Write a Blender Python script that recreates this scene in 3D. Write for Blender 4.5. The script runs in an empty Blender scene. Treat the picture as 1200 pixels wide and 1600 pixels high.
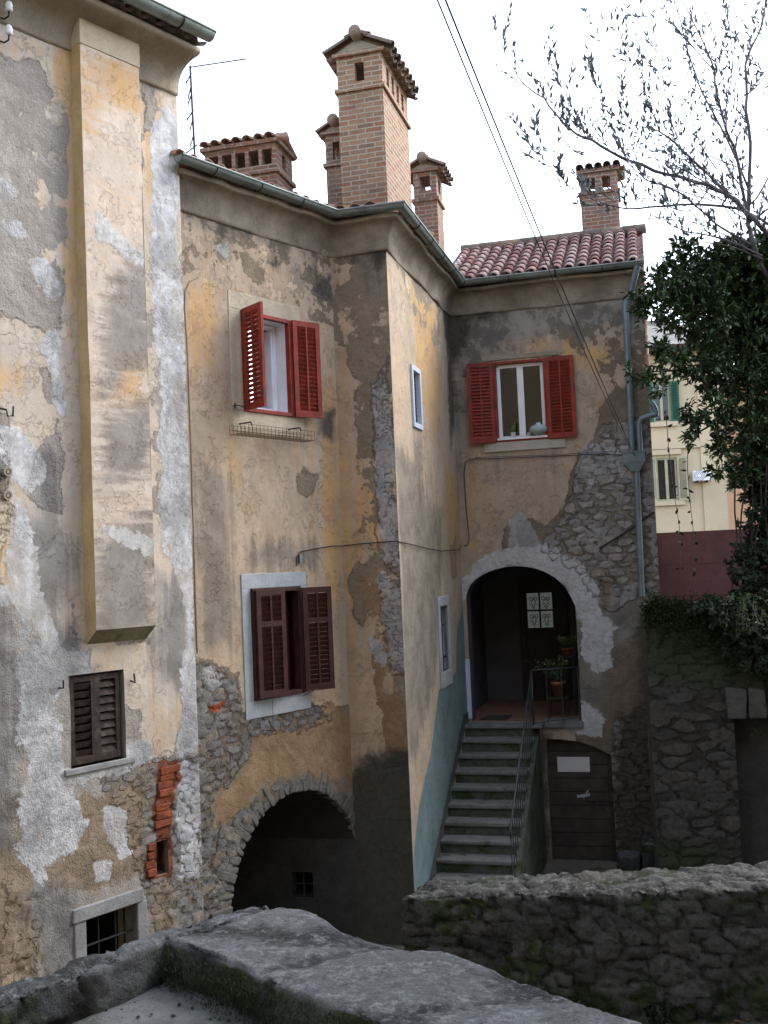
import bpy, math, random
import numpy as np
from mathutils import Vector, noise
from mathutils.geometry import delaunay_2d_cdt
random.seed(7); RNG=np.random.default_rng(7)
R=math.radians
SC=bpy.context.scene
COL=SC.collection
# ---------------- camera ----------------
F=1660.; EYE=4.6; PITCH=math.atan(90/F); ROLL=.0432
fwd=np.array([0,math.cos(PITCH),math.sin(PITCH)]); up0=np.array([0,-math.sin(PITCH),math.cos(PITCH)])
rt=np.array([math.cos(ROLL),0,0])-math.sin(ROLL)*up0; upv=math.cos(ROLL)*up0+np.array([math.sin(ROLL),0,0])
E0=np.array([0,0,EYE])
cam=bpy.data.cameras.new('camera'); camo=bpy.data.objects.new('camera',cam); COL.objects.link(camo)
cam.lens=F/1600*36; cam.sensor_width=36; cam.clip_end=2000; cam.clip_start=.05
from mathutils import Matrix
M=Matrix((tuple(rt),tuple(upv),tuple(-fwd))).transposed().to_4x4(); M.translation=Vector(E0); camo.matrix_world=M
SC.camera=camo
# ---------------- sky and sun ----------------
SUN_EL=R(42); SUN_ROT=R(62)
w=bpy.data.worlds.new("World"); SC.world=w; w.use_nodes=True
nt=w.node_tree; bg=nt.nodes['Background']
sk=nt.nodes.new('ShaderNodeTexSky'); sk.sky_type='NISHITA'; sk.sun_disc=False; sk.sun_elevation=SUN_EL; sk.sun_rotation=SUN_ROT
sk.air_density=1.0; sk.dust_density=1.5; sk.ozone_density=1.0
hs=nt.nodes.new('ShaderNodeHueSaturation'); hs.inputs['Saturation'].default_value=.62; hs.inputs['Value'].default_value=1.3
nt.links.new(sk.outputs[0],hs.inputs['Color']); nt.links.new(hs.outputs[0],bg.inputs[0]); bg.inputs[1].default_value=.15
sl=bpy.data.lights.new('sun','SUN'); sl.energy=.75; sl.angle=R(30); sl.color=(1,.96,.92)
so=bpy.data.objects.new('sun',sl); COL.objects.link(so)
# sun direction: behind and to the right of the camera, thin overcast
so.rotation_euler=Vector((-math.sin(SUN_ROT)*math.cos(SUN_EL),-math.cos(SUN_ROT)*math.cos(SUN_EL),-math.sin(SUN_EL))).to_track_quat('-Z','Y').to_euler()
SC.view_settings.view_transform='Standard'; SC.view_settings.look='None'; SC.view_settings.exposure=1.93; SC.view_settings.gamma=1
SC.cycles.max_bounces=6; SC.cycles.diffuse_bounces=4; SC.cycles.transparent_max_bounces=12

# ---------------- photo calibration helpers ----------------
def ray(x,y): return fwd+rt*(x-600)/F-upv*(y-800)/F
def at_h(x,y,h): q=ray(x,y); return E0+q*(h-EYE)/q[2]
def at_y(x,y,Y): q=ray(x,y); return E0+q*(Y/q[1])
class Wall:
    """vertical plane through (x,y) along azimuth az; u along it, v = height, w = outwards"""
    def __init__(s,x,y,az):
        s.o=np.array([x,y,0.]); s.d=np.array([math.sin(az),math.cos(az),0.]); s.n=np.array([s.d[1],-s.d[0],0.])
    def uv(s,px,py):
        q=ray(px,py); P=E0+q*(((s.o-E0)@s.n)/(q@s.n)); return np.array([(P-s.o)@s.d,P[2]])
    def p(s,u,v,w=0.): return s.o+s.d*u+s.n*w+np.array([0,0,v])
    def shift(s,w): t=Wall(0,0,0); t.o=s.o+s.n*w; t.d=s.d; t.n=s.n; return t
    def uvs(s,pts): return [tuple(s.uv(*q)) for q in pts]

# ---------------- object helpers ----------------
def tag(o,label=None,cat=None,group=None,kind=None):
    if label:o['label']=label
    if cat:o['category']=cat
    if group:o['group']=group
    if kind:o['kind']=kind
    return o
def thing(name,loc,label,cat,group=None):
    o=bpy.data.objects.new(name,None); COL.objects.link(o); o.location=Vector([float(c) for c in loc]); o.empty_display_size=.2
    return tag(o,label,cat,group)
def wloc(o):
    v=Vector((0,0,0))
    while o is not None: v+=o.location; o=o.parent
    return v
class MB:
    def __init__(s): s.v=[]; s.f=[]
    def add(s,vs,fs):
        k=len(s.v); s.v+= [tuple(float(c) for c in q) for q in vs]; s.f+=[tuple(i+k for i in f) for f in fs]; return s
    def hexa(s,c8): return s.add(c8,[(0,3,2,1),(4,5,6,7),(0,1,5,4),(1,2,6,5),(2,3,7,6),(3,0,4,7)])
    def box(s,W,u0,u1,v0,v1,w0,w1):
        return s.hexa([W.p(u0,v0,w0),W.p(u1,v0,w0),W.p(u1,v0,w1),W.p(u0,v0,w1),W.p(u0,v1,w0),W.p(u1,v1,w0),W.p(u1,v1,w1),W.p(u0,v1,w1)])
    def obox(s,o,a,b,c,jit=0):
        o,a,b,c=[np.array(q,float) for q in(o,a,b,c)]
        P=[o,o+a,o+a+b,o+b,o+c,o+a+c,o+a+b+c,o+b+c]
        if jit: P=[q+RNG.uniform(-jit,jit,3) for q in P]
        return s.hexa(P)
    def tube(s,path,r,n=8,cap=True):
        path=[Vector([float(c) for c in q]) for q in path]; m=len(path); rs=r if hasattr(r,'__len__') else [r]*m
        vs=[];fs=[];a=None
        for i in range(m):
            t=(path[min(i+1,m-1)]-path[max(i-1,0)]).normalized()
            if a is None: a=t.orthogonal().normalized()
            a=(a-t*a.dot(t)).normalized(); b=t.cross(a)
            for j in range(n):
                an=2*math.pi*j/n; vs.append(path[i]+(a*math.cos(an)+b*math.sin(an))*rs[i])
        for i in range(m-1):
            for j in range(n): fs.append((i*n+j,i*n+(j+1)%n,(i+1)*n+(j+1)%n,(i+1)*n+j))
        if cap: fs.append(tuple(range(n))[::-1]); fs.append(tuple((m-1)*n+j for j in range(n)))
        return s.add(vs,fs)
    def lathe(s,c,prof,n=20):
        vs=[];fs=[]
        for r,z in prof:
            for j in range(n): vs.append((c[0]+r*math.cos(2*math.pi*j/n),c[1]+r*math.sin(2*math.pi*j/n),c[2]+z))
        for i in range(len(prof)-1):
            for j in range(n): fs.append((i*n+j,i*n+(j+1)%n,(i+1)*n+(j+1)%n,(i+1)*n+j))
        return s.add(vs,fs)
    def build(s,name,m,parent=None,smooth=False,attrs=None,bevel=0):
        me=bpy.data.meshes.new(name); off=wloc(parent) if parent else Vector((0,0,0))
        me.from_pydata([(x-off.x,y-off.y,z-off.z) for x,y,z in s.v],[],s.f)
        me.materials.append(m)
        if smooth: me.polygons.foreach_set('use_smooth',[True]*len(me.polygons))
        for k,a in (attrs or {}).items():
            at=me.attributes.new(k,'FLOAT','POINT'); at.data.foreach_set('value',np.asarray(a,dtype=np.float32))
        me.update(); o=bpy.data.objects.new(name,me); COL.objects.link(o)
        if parent: o.parent=parent
        if bevel:
            b=o.modifiers.new('b','BEVEL'); b.width=bevel; b.segments=2; b.limit_method='ANGLE'
        return o
def quick(name,V,Fq,m,parent=None,smooth=True,attrs=None):
    """fast mesh from numpy arrays (V n*3, faces m*k)"""
    me=bpy.data.meshes.new(name); V=np.asarray(V,np.float32)
    if parent: V=V-np.array(wloc(parent),np.float32)
    Fq=np.asarray(Fq,np.int32); k=Fq.shape[1]
    me.vertices.add(len(V)); me.vertices.foreach_set('co',V.ravel())
    me.loops.add(Fq.size); me.loops.foreach_set('vertex_index',Fq.ravel())
    me.polygons.add(len(Fq)); me.polygons.foreach_set('loop_start',np.arange(0,Fq.size,k,dtype=np.int32)); 
    me.polygons.foreach_set('use_smooth',np.full(len(Fq),smooth))
    me.materials.append(m)
    for kk,a in (attrs or {}).items():
        at=me.attributes.new(kk,'FLOAT','POINT'); at.data.foreach_set('value',np.asarray(a,np.float32))
    me.update(calc_edges=True); me.validate(); o=bpy.data.objects.new(name,me); COL.objects.link(o)
    if parent: o.parent=parent
    return o
# ---------------- numpy fields ----------------
def vnoise(P,sc,seed=0,octv=4):
    """value noise, P n*3"""
    out=np.zeros(len(P)); amp=1.; tot=0
    P=np.asarray(P)*sc+seed*17.31
    for o in range(octv):
        i=np.floor(P).astype(np.int64); f=P-i; f=f*f*(3-2*f); r=0
        for dx in(0,1):
            for dy in(0,1):
                for dz in(0,1):
                    h=((i[:,0]+dx)*73856093)^((i[:,1]+dy)*19349663)^((i[:,2]+dz)*83492791)^(seed*2654435761+o*97)
                    h=(h^(h>>13))*1274126177; h=((h^(h>>16))&0xffff)/65535.
                    r=r+h*(f[:,0] if dx else 1-f[:,0])*(f[:,1] if dy else 1-f[:,1])*(f[:,2] if dz else 1-f[:,2])
        out+=amp*(r-.5)*2; tot+=amp; amp*=.5; P=P*2.03+3.7
    return out/tot
def sdf(U,poly):
    """signed distance to polygon, positive inside. U n*2"""
    poly=np.array(poly); n=len(poly); d=np.full(len(U),1e9); ins=np.zeros(len(U),bool)
    for i in range(n):
        a=poly[i];b=poly[(i+1)%n]; e=b-a; wv=U-a
        t=np.clip((wv@e)/(e@e+1e-12),0,1); d=np.minimum(d,np.hypot(*(wv-np.outer(t,e)).T))
        c=((a[1]<=U[:,1])&(b[1]>U[:,1]))|((b[1]<=U[:,1])&(a[1]>U[:,1]))
        if abs(b[1]-a[1])>1e-12:
            xx=a[0]+(U[:,1]-a[1])/(b[1]-a[1])*(b[0]-a[0]); ins^=c&(U[:,0]<xx)
    return np.where(ins,d,-d)
def stones(U,cw=.28,ch=.15,seed=0,warp=.05):
    """irregular rubble: returns joint distance (0 at a joint) and a per-stone random value"""
    P3=np.c_[U,np.full(len(U),seed*3.1)]
    X=U[:,0]+warp*vnoise(P3,2.2,seed+1,3)+.022*vnoise(P3,14,seed+3,2); Y=U[:,1]+warp*1.3*vnoise(P3,2.,seed+2,3)+.016*vnoise(P3,13,seed+4,2)
    gx=X/cw; gy=Y/ch
    best=np.full(len(U),9.);sec=np.full(len(U),9.);cid=np.zeros(len(U))
    iy0=np.floor(gy).astype(int)
    for dy in(-1,0,1):
        iy=iy0+dy; shx=((iy*7919+seed*31)%97)/97.
        ix0=np.floor(gx-shx).astype(int)
        for dx in(-1,0,1):
            ix=ix0+dx
            h=(ix*73856093)^(iy*19349663)^(seed*7877); h=(h^(h>>13))*1274126177; h=h^(h>>16)
            a=(h&0xff)/255.;b=((h>>8)&0xff)/255.;c=((h>>16)&0xff)/255.
            cx=ix+shx+.15+.7*a; cy=iy+.22+.56*b
            dd=((np.abs(gx-cx)*cw/ch*.45)**2.6+np.abs(gy-cy)**2.6)**(1/2.6)*(1-.32*c)
            m=dd<best; sec=np.where(m,best,np.minimum(sec,dd)); cid=np.where(m,c,cid); best=np.where(m,dd,best)
    return (sec-best),cid
# ---------------- node helpers ----------------
class N:
    def __init__(s,name,rough=.9):
        s.m=bpy.data.materials.new(name); s.m.use_nodes=True; s.t=s.m.node_tree; s.b=s.t.nodes['Principled BSDF']
        s.b.inputs['Roughness'].default_value=rough; s.b.inputs['Specular IOR Level'].default_value=.25
        s.tc=s.t.nodes.new('ShaderNodeTexCoord'); s.P=s.tc.outputs['Object']
    def put(s,sock,v):
        if isinstance(v,bpy.types.NodeSocket): s.t.links.new(v,sock)
        elif isinstance(v,(tuple,list)) and len(v)==3 and sock.type=='RGBA': sock.default_value=(*v,1)
        else: sock.default_value=v
    def math(s,op,a,b=0.,c=0.,clamp=False):
        n=s.t.nodes.new('ShaderNodeMath'); n.operation=op; n.use_clamp=clamp
        s.put(n.inputs[0],a); s.put(n.inputs[1],b)
        if op in('MULTIPLY_ADD',): s.put(n.inputs[2],c)
        return n.outputs[0]
    def map(s,sc,loc=(0,0,0),src=None,rot=(0,0,0)):
        n=s.t.nodes.new('ShaderNodeMapping'); s.put(n.inputs[0],src or s.P); n.inputs['Scale'].default_value=sc; n.inputs['Location'].default_value=loc; n.inputs['Rotation'].default_value=rot; return n.outputs[0]
    def noise(s,scale,detail=6,rough=.6,vec=None,dist=0.):
        n=s.t.nodes.new('ShaderNodeTexNoise'); s.put(n.inputs['Vector'],vec or s.P); n.inputs['Scale'].default_value=scale; n.inputs['Detail'].default_value=detail; n.inputs['Roughness'].default_value=rough; n.inputs['Distortion'].default_value=dist; return n.outputs['Fac']
    def voro(s,scale,feat='F1',vec=None,out='Distance'):
        n=s.t.nodes.new('ShaderNodeTexVoronoi'); n.feature=feat; s.put(n.inputs['Vector'],vec or s.P); n.inputs['Scale'].default_value=scale; return n.outputs[out]
    def mr(s,v,a,b,c=0.,d=1.,smooth=True):
        n=s.t.nodes.new('ShaderNodeMapRange'); n.interpolation_type='SMOOTHSTEP' if smooth else 'LINEAR'
        for i,q in enumerate((v,a,b,c,d)): s.put(n.inputs[i],q)
        return n.outputs[0]
    def mix(s,f,a,b,mode='MIX'):
        n=s.t.nodes.new('ShaderNodeMix'); n.data_type='RGBA'; n.blend_type=mode; n.clamp_factor=True
        s.put(n.inputs[0],f); s.put(n.inputs[6],a); s.put(n.inputs[7],b); return n.outputs[2]
    def ramp(s,f,stops):
        n=s.t.nodes.new('ShaderNodeValToRGB'); e=n.color_ramp.elements
        while len(e)<len(stops): e.new(.5)
        for i,(p,c) in enumerate(stops): e[i].position=p; e[i].color=(*c,1)
        s.put(n.inputs[0],f); return n.outputs[0]
    def attr(s,name):
        n=s.t.nodes.new('ShaderNodeAttribute'); n.attribute_name=name; return n.outputs['Fac']
    def sep(s,v,i):
        n=s.t.nodes.new('ShaderNodeSeparateXYZ'); s.put(n.inputs[0],v); return n.outputs[i]
    def bump(s,h,dist=1.,strength=1.):
        n=s.t.nodes.new('ShaderNodeBump'); n.inputs['Strength'].default_value=strength; n.inputs['Distance'].default_value=dist; s.put(n.inputs['Height'],h); s.t.links.new(n.outputs[0],s.b.inputs['Normal']); return n
    def col(s,c): s.put(s.b.inputs['Base Color'],c); return s
def plain(name,c,rough=.6,metal=0.,var=.25,scale=9,bump=.002,dirt=None):
    n=N(name,rough); n.b.inputs['Metallic'].default_value=metal
    f=n.noise(scale,5); g=n.noise(scale*7,4)
    lo=tuple(x*(1-var) for x in c); hi=tuple(min(1,x*(1+var)) for x in c)
    k=n.ramp(f,[(.3,lo),(.7,hi)])
    if dirt: k=n.mix(n.mr(n.noise(scale*.6,7,.7),.5,.68),k,dirt)
    n.col(k); 
    if bump: n.bump(g,bump*4)
    return n.m
# ---------------- materials ----------------
LAYERS=('stone','coat','grey','white','dark','tan','red','teal','mott','band','ochre')
GAIN={'white':2.4,'stone':1.6,'grey':1.5,'red':2.,'tan':1.3,'band':3.,'dark':1.7}
def wallmat(name,under=((.36,.32,.26),(.27,.24,.2)),coat=((.56,.42,.25),(.46,.35,.22),(.50,.31,.13)),grey=(.17,.17,.155),white=(.62,.62,.60),
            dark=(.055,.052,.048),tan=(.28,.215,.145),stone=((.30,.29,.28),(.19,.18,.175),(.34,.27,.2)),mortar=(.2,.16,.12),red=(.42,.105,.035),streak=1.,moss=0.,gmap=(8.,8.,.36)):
    n=N(name,.93)
    big=n.noise(.9,5,.55,dist=.3); mid=n.noise(3.2,9,.62); fine=n.noise(13,8,.7); grit=n.noise(75,4,.7); vfine=n.noise(210,3,.6)
    st=n.noise(1.,7,.62,vec=n.map(gmap))
    e=n.math('ADD',n.math('MULTIPLY',n.math('SUBTRACT',mid,.5),.62),n.math('MULTIPLY',n.math('SUBTRACT',fine,.5),.22))
    mid2=n.noise(2.4,9,.66,vec=n.map((1,1,1),(7.3,2.1,4.4)),dist=.4)
    e2=n.math('ADD',n.math('MULTIPLY',n.math('SUBTRACT',mid2,.5),.8),n.math('MULTIPLY',n.math('SUBTRACT',fine,.5),-.25))
    A={k:n.attr(k) for k in LAYERS}
    def mask(a,ee,amp,soft,off=0.):
        return n.mr(n.math('MULTIPLY_ADD',ee,amp,n.math('ADD',a,off)),-soft,soft)
    # undercoat
    c=n.ramp(mid2,[(.3,under[0]),(.52,under[1]),(.7,tuple(x*1.12 for x in under[0]))])
    c=n.mix(n.mr(grit,.35,.7,0,.5),c,tuple(x*.55 for x in under[1]))
    blot0=n.noise(1.3,9,.7,vec=n.map((1,1,1),(9.1,3.3,2.2)),dist=.4)
    # rubble
    cell=n.attr('cell'); joint=n.attr('joint')
    jf=n.math('MULTIPLY_ADD',n.math('SUBTRACT',fine,.5),.6,n.math('MULTIPLY_ADD',n.math('SUBTRACT',mid2,.5),.55,joint))
    sc=n.ramp(n.math('ADD',n.math('MULTIPLY',cell,.8),n.math('MULTIPLY',mid,.25)),[(.15,stone[1]),(.45,tuple(x*.9 for x in stone[0])),(.72,tuple(x*1.05 for x in stone[0])),(.9,stone[2])])
    sc=n.mix(n.mr(fine,.38,.7,0,.75),sc,tuple(x*.45 for x in stone[1]))
    sc=n.mix(n.mr(n.noise(26,5,.7,vec=n.map((1,1,1),(3,9,1))),.56,.72,0,.7),sc,tuple(min(1,x*1.6) for x in stone[0]))
    mcol=n.mix(n.mr(fine,.3,.7),tuple(x*.6 for x in mortar),tuple(x*1.25 for x in mortar))
    jm=n.mr(n.math('SUBTRACT',jf,n.mr(blot0,.46,.62,0,.3)),-.03,.1); sc=n.mix(jm,mcol,sc)
    ms=mask(A['stone'],e,1.,.025); c=n.mix(ms,c,sc)
    mt=mask(A['tan'],e2,1.1,.07); tcol=n.mix(n.mr(mid,.3,.7),tuple(x*.72 for x in tan),tuple(x*1.22 for x in tan)); tcol=n.mix(n.mr(grit,.4,.75,0,.6),tcol,tuple(x*.5 for x in tan)); c=n.mix(mt,c,tcol)
    # finish coat
    cc=n.mix(n.mr(big,.34,.66),coat[0],coat[1]); cc=n.mix(n.mr(st,.44,.74,0,.75*streak),cc,coat[2])
    blot=n.noise(1.5,11,.72,vec=n.map((1,1,.8),(3.3,8.1,1.4)),dist=.5); blot2=n.noise(2.6,11,.74,vec=n.map((1,1,.7),(13.3,2.1,6.4)),dist=.3)
    cc=n.mix(n.mr(blot,.5,.66,0,.34),cc,tuple(x*.66 for x in coat[1])); cc=n.mix(n.mr(blot2,.52,.66,0,.35),cc,tuple(min(1,x*1.18+.03) for x in coat[0])); cc=n.mix(n.mr(blot2,.47,.34,0,.5),cc,tuple(x*.78 for x in coat[2]))
    fl=n.mr(n.noise(2.1,13,.69,vec=n.map((1,1,1),(1.3,5.1,9.4)),dist=.2),.545,.556); fl2=n.mr(n.noise(3.3,13,.7,vec=n.map((1,1,1),(4.3,2.1,5.4)),dist=.2),.565,.575)
    cc=n.mix(n.math('MULTIPLY',fl,n.math('MULTIPLY_ADD',A['mott'],.75,.12)),cc,tuple(x*.72+.015 for x in coat[1])); cc=n.mix(n.math('MULTIPLY',fl2,n.math('MULTIPLY_ADD',A['mott'],.7,.16)),cc,tuple(min(1,x*1.22+.02) for x in coat[0]))
    cc=n.mix(n.mr(fine,.4,.75,0,.35),cc,tuple(x*.6 for x in coat[1])); cc=n.mix(n.mr(mid2,.52,.75,0,.5),cc,tuple(min(1,x*1.22) for x in coat[0]))
    cc=n.mix(n.mr(n.math('MULTIPLY_ADD',n.math('SUBTRACT',st,.5),.8,n.math('MULTIPLY_ADD',e2,.6,A['ochre'])),-.1,.2,0,.85),cc,n.mix(n.mr(mid,.3,.7),tuple(x*.85 for x in coat[2]),(.60,.36,.13)))
    amp=n.math('MULTIPLY_ADD',A['mott'],5.6,.6)
    mc_=n.math('MULTIPLY_ADD',e,amp,A['coat']); mc=n.mr(mc_,-.008,.008)
    c=n.mix(mc,c,cc)
    # dark line along the broken rim of the finish coat
    rim=n.mr(n.math('ABSOLUTE',n.math('ADD',mc_,.012)),0.,.014,1,0); c=n.mix(n.math('MULTIPLY',rim,n.mr(fine,.4,.6,0,.75)),c,(.06,.045,.03))
    wv=n.t.nodes.new('ShaderNodeVectorMath'); wv.operation='MULTIPLY_ADD'; nz=n.t.nodes.new('ShaderNodeTexNoise'); nz.inputs['Scale'].default_value=3.; nz.inputs['Detail'].default_value=6; n.t.links.new(n.P,nz.inputs['Vector'])
    n.t.links.new(nz.outputs['Color'],wv.inputs[0]); wv.inputs[1].default_value=(.5,.5,.5); n.t.links.new(n.P,wv.inputs[2])
    cr=n.voro(.85,'DISTANCE_TO_EDGE',wv.outputs[0]); crk=n.math('MULTIPLY',n.mr(cr,.001,.005,1,0),n.mr(blot,.57,.63)); c=n.mix(n.math('MULTIPLY',crk,.8),c,(.05,.04,.03))
    # soft grey weathering, streaked
    gv=n.math('MULTIPLY_ADD',n.math('SUBTRACT',st,.5),1.1*streak,n.math('MULTIPLY_ADD',e2,.9,A['grey']))
    mg=n.mr(gv,-.14,.26,0,.74); gcol=n.mix(n.mr(mid,.32,.68),tuple(x*.68 for x in grey),tuple(x*1.45 for x in grey)); c=n.mix(mg,c,gcol)
    mw=mask(A['white'],e2,1.35,.035); wcol=n.mix(n.mr(fine,.36,.62),white,tuple(x*.7 for x in white)); wcol=n.mix(n.mr(n.noise(38,5,.75),.52,.75,0,.3),wcol,tuple(x*.5 for x in white)); wcol=n.mix(n.mr(blot,.44,.6,0,.7),wcol,(.25,.26,.265)); wcol=n.mix(n.mr(blot2,.52,.62,0,.6),wcol,(.42,.36,.28))
    c=n.mix(n.math('MULTIPLY',mw,.93),c,wcol)
    mb=mask(A['band'],e2,1.9,.06); c=n.mix(n.math('MULTIPLY',mb,.95),c,n.mix(n.mr(fine,.35,.7),(.58,.58,.59),(.42,.42,.425)))
    mr_=mask(A['red'],e,.5,.02); c=n.mix(mr_,c,n.mix(n.mr(mid,.3,.7),tuple(x*.55 for x in red),red))
    mte=mask(A['teal'],e,.03,.008); c=n.mix(mte,c,n.mix(n.mr(mid2,.3,.7),(.14,.215,.225),(.19,.275,.285)))
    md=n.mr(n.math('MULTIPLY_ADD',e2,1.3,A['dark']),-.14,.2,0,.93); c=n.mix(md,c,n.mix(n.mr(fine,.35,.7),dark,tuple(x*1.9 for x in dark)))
    if moss: c=n.mix(n.mr(n.math('MULTIPLY_ADD',e,1.2,A['dark']),-.1,.3,0,moss),c,(.028,.045,.012))
    c=n.mix(n.mr(vfine,.3,.7,0,.22),c,tuple(x*.4 for x in under[1]))
    n.col(c)
    # relief, in metres
    h=n.math('MULTIPLY',mc,n.math('MULTIPLY_ADD',n.math('SUBTRACT',fl2,fl),.004,.014))
    h=n.math('ADD',h,n.math('MULTIPLY',mw,.003))
    rough_=n.math('SUBTRACT',1.,n.math('MULTIPLY',mc,.82)); rough_=n.math('MULTIPLY',rough_,n.math('SUBTRACT',1.,n.math('MULTIPLY',mte,.9)))
    det=n.math('ADD',n.math('MULTIPLY',fine,.035),n.math('MULTIPLY',grit,.010)); h=n.math('ADD',h,n.math('MULTIPLY',det,rough_))
    h=n.math('ADD',h,n.math('MULTIPLY',n.math('MULTIPLY',jm,ms),.03)); h=n.math('MULTIPLY_ADD',vfine,.0012,h); h=n.math('MULTIPLY_ADD',mid,.012,h)
    n.bump(h,1.,1.)
    return n.m
def make_wall(name,W,outline,holes,layers,mat,parent,step=.03,amp=.035,cw=.27,ch=.15,seed=1,fade=True,label=None,curve=None):
    outline=[tuple(q) for q in outline]
    O=np.array(outline); lo=O.min(0); hi=O.max(0)
    g=np.mgrid[lo[0]:hi[0]:step,lo[1]:hi[1]:step].reshape(2,-1).T
    g=g+RNG.uniform(-.12,.12,g.shape)*step
    so_=sdf(g,outline); keep=so_>step*.55
    for h in holes: keep&=sdf(g,h)<-step*.5
    g=g[keep]; pts=[Vector(q) for q in g]; edges=[]
    def ring(poly):
        k0=len(pts); 
        for i in range(len(poly)):
            a=np.array(poly[i],float);b=np.array(poly[(i+1)%len(poly)],float); m=max(1,int(np.hypot(*(b-a))/(step*1.2)))
            for j in range(m): pts.append(Vector(a+(b-a)*j/m))
        k1=len(pts)
        for i in range(k0,k1): edges.append((i,i+1 if i+1<k1 else k0))
    ring(outline)
    for h in holes: ring(h)
    r=delaunay_2d_cdt(pts,edges,[],0,1e-7)
    U=np.array([(q.x,q.y) for q in r[0]]); Fc=np.array([tuple(f) for f in r[2] if len(f)==3],dtype=np.int64)
    cen=U[Fc].mean(1); ok=sdf(cen,outline)>0
    for h in holes: ok&=sdf(cen,h)<0
    Fc=Fc[ok]
    used=np.unique(Fc); mp=-np.ones(len(U),int); mp[used]=np.arange(len(used)); U=U[used]; Fc=mp[Fc]
    e0=U[Fc]; area=(e0[:,1,0]-e0[:,0,0])*(e0[:,2,1]-e0[:,0,1])-(e0[:,2,0]-e0[:,0,0])*(e0[:,1,1]-e0[:,0,1])
    # W.n x: u to the right as seen from outside -> want normals outward
    Fc=np.where(area[:,None]>0,Fc,Fc[:,::-1])
    at={}
    for L in LAYERS:
        sp=layers.get(L); v=np.full(len(U),-1.)
        if sp:
            if isinstance(sp,dict): v[:]=sp.get('base',-1.); add=sp.get('add',[]); sub=sp.get('sub',[])
            else: add=sp; sub=[]
            for poly in add: v=np.maximum(v,sdf(U,W.uvs(poly)))
            for poly in sub: v=np.minimum(v,-sdf(U,W.uvs(poly)))
        at[L]=np.clip(v*GAIN.get(L,1.),-.6,.6)
    at['mott']=np.clip(at['mott']*4+.3,0,1); at['coat']=np.clip(at['coat'],-.5,.34)-.27*at['mott']*(at['coat']>0)
    j,cid=stones(U,cw,ch,seed); at['joint']=np.clip(j,0,1); at['cell']=cid
    sm=1/(1+np.exp(-np.clip(at['stone'],-.6,.6)*22)); rc=1/(1+np.exp(np.clip(at['coat'],-.6,.6)*30))
    P3=np.c_[U,np.full(len(U),seed*5.)]
    d=amp*.55*sm*(np.clip(j*7,0,1)-.7+.5*(cid-.5))+.012*vnoise(P3,1.6,seed,3)+.018*rc*vnoise(P3,6,seed+5,4)+.012*sm*vnoise(P3,15,seed+9,3)
    if fade: d=d*np.clip(sdf(U,outline)/.12,0,1)
    V=W.o+U[:,:1]*W.d+U[:,1:2]*np.array([0,0,1.])+d[:,None]*W.n
    o=quick(name,V,Fc,mat,parent,True,at)
    if label:o['label']=label
    return o
def mat_stoneblock(name,c=(.3,.3,.29),var=.35,moss=0.,scale=1.,bump=1.):
    n=N(name,.92)
    a=n.noise(3*scale,8,.65);b=n.noise(17*scale,7,.7);g=n.noise(90*scale,4,.7)
    k=n.ramp(a,[(.28,tuple(x*(1-var) for x in c)),(.5,c),(.72,tuple(min(1,x*(1+var)) for x in c))])
    k=n.mix(n.mr(b,.5,.75,0,.45),k,tuple(x*.5 for x in c)); k=n.mix(n.mr(g,.52,.72,0,.25),k,tuple(min(1,x*1.9) for x in c))
    if moss: k=n.mix(n.mr(n.noise(2.2*scale,8,.7,vec=n.map((1,1,1),(4,4,8))),.62-.22*moss,.74-.2*moss,0,.9),k,n.mix(b,(.012,.028,.006),(.05,.075,.016)))
    n.col(k); n.bump(n.math('ADD',n.math('MULTIPLY',b,.02*bump),n.math('MULTIPLY',g,.006*bump)),1.)
    return n.m
def mat_rubble(name,c1=(.16,.155,.145),c2=(.10,.097,.09),c3=(.2,.165,.12),mort=(.05,.045,.038),moss=.5,lich=.5,mtop=-.04):
    """for displaced rubble walls carrying joint/cell/top attributes"""
    n=N(name,.94); cell=n.attr('cell');joint=n.attr('joint');top=n.attr('top')
    a=n.noise(2.2,8,.65);b=n.noise(15,8,.72);g=n.noise(80,4,.7)
    k=n.ramp(n.math('ADD',n.math('MULTIPLY',cell,.75),n.math('MULTIPLY',a,.3)),[(.2,c2),(.5,c1),(.8,tuple(x*1.25 for x in c1)),(.95,c3)])
    k=n.mix(n.mr(b,.45,.75,0,.55),k,tuple(x*.45 for x in c2)); k=n.mix(n.mr(g,.5,.7,0,.5),k,tuple(x*1.5 for x in c1)); k=n.mix(n.mr(n.noise(34,6,.75),.5,.66,0,.6),k,tuple(x*.5 for x in c2))
    jm=n.mr(n.math('MULTIPLY_ADD',n.math('SUBTRACT',b,.5),.6,n.math('MULTIPLY_ADD',n.math('SUBTRACT',a,.5),.6,joint)),-.03,.15); k=n.mix(jm,mort,k)
    k=n.mix(n.math('MULTIPLY',n.mr(n.noise(22,9,.8,vec=n.map((1,1,1),(5,1,2))),.49,.62),n.math('MULTIPLY_ADD',top,lich,.15)),k,tuple(x*1.9+.02 for x in c1))
    k=n.mix(n.mr(n.math('MULTIPLY_ADD',top,mtop,n.noise(1.7,8,.72,vec=n.map((1,1,1),(1,7,2)))),.6-.16*moss,.68-.12*moss,0,.92),k,n.mix(n.mr(b,.3,.7),(.01,.02,.005),(.045,.062,.014)))
    n.col(k); n.bump(n.math('ADD',n.math('ADD',n.math('MULTIPLY',b,.035),n.math('MULTIPLY',g,.009)),n.math('MULTIPLY',jm,.015)),1.)
    return n.m
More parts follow.
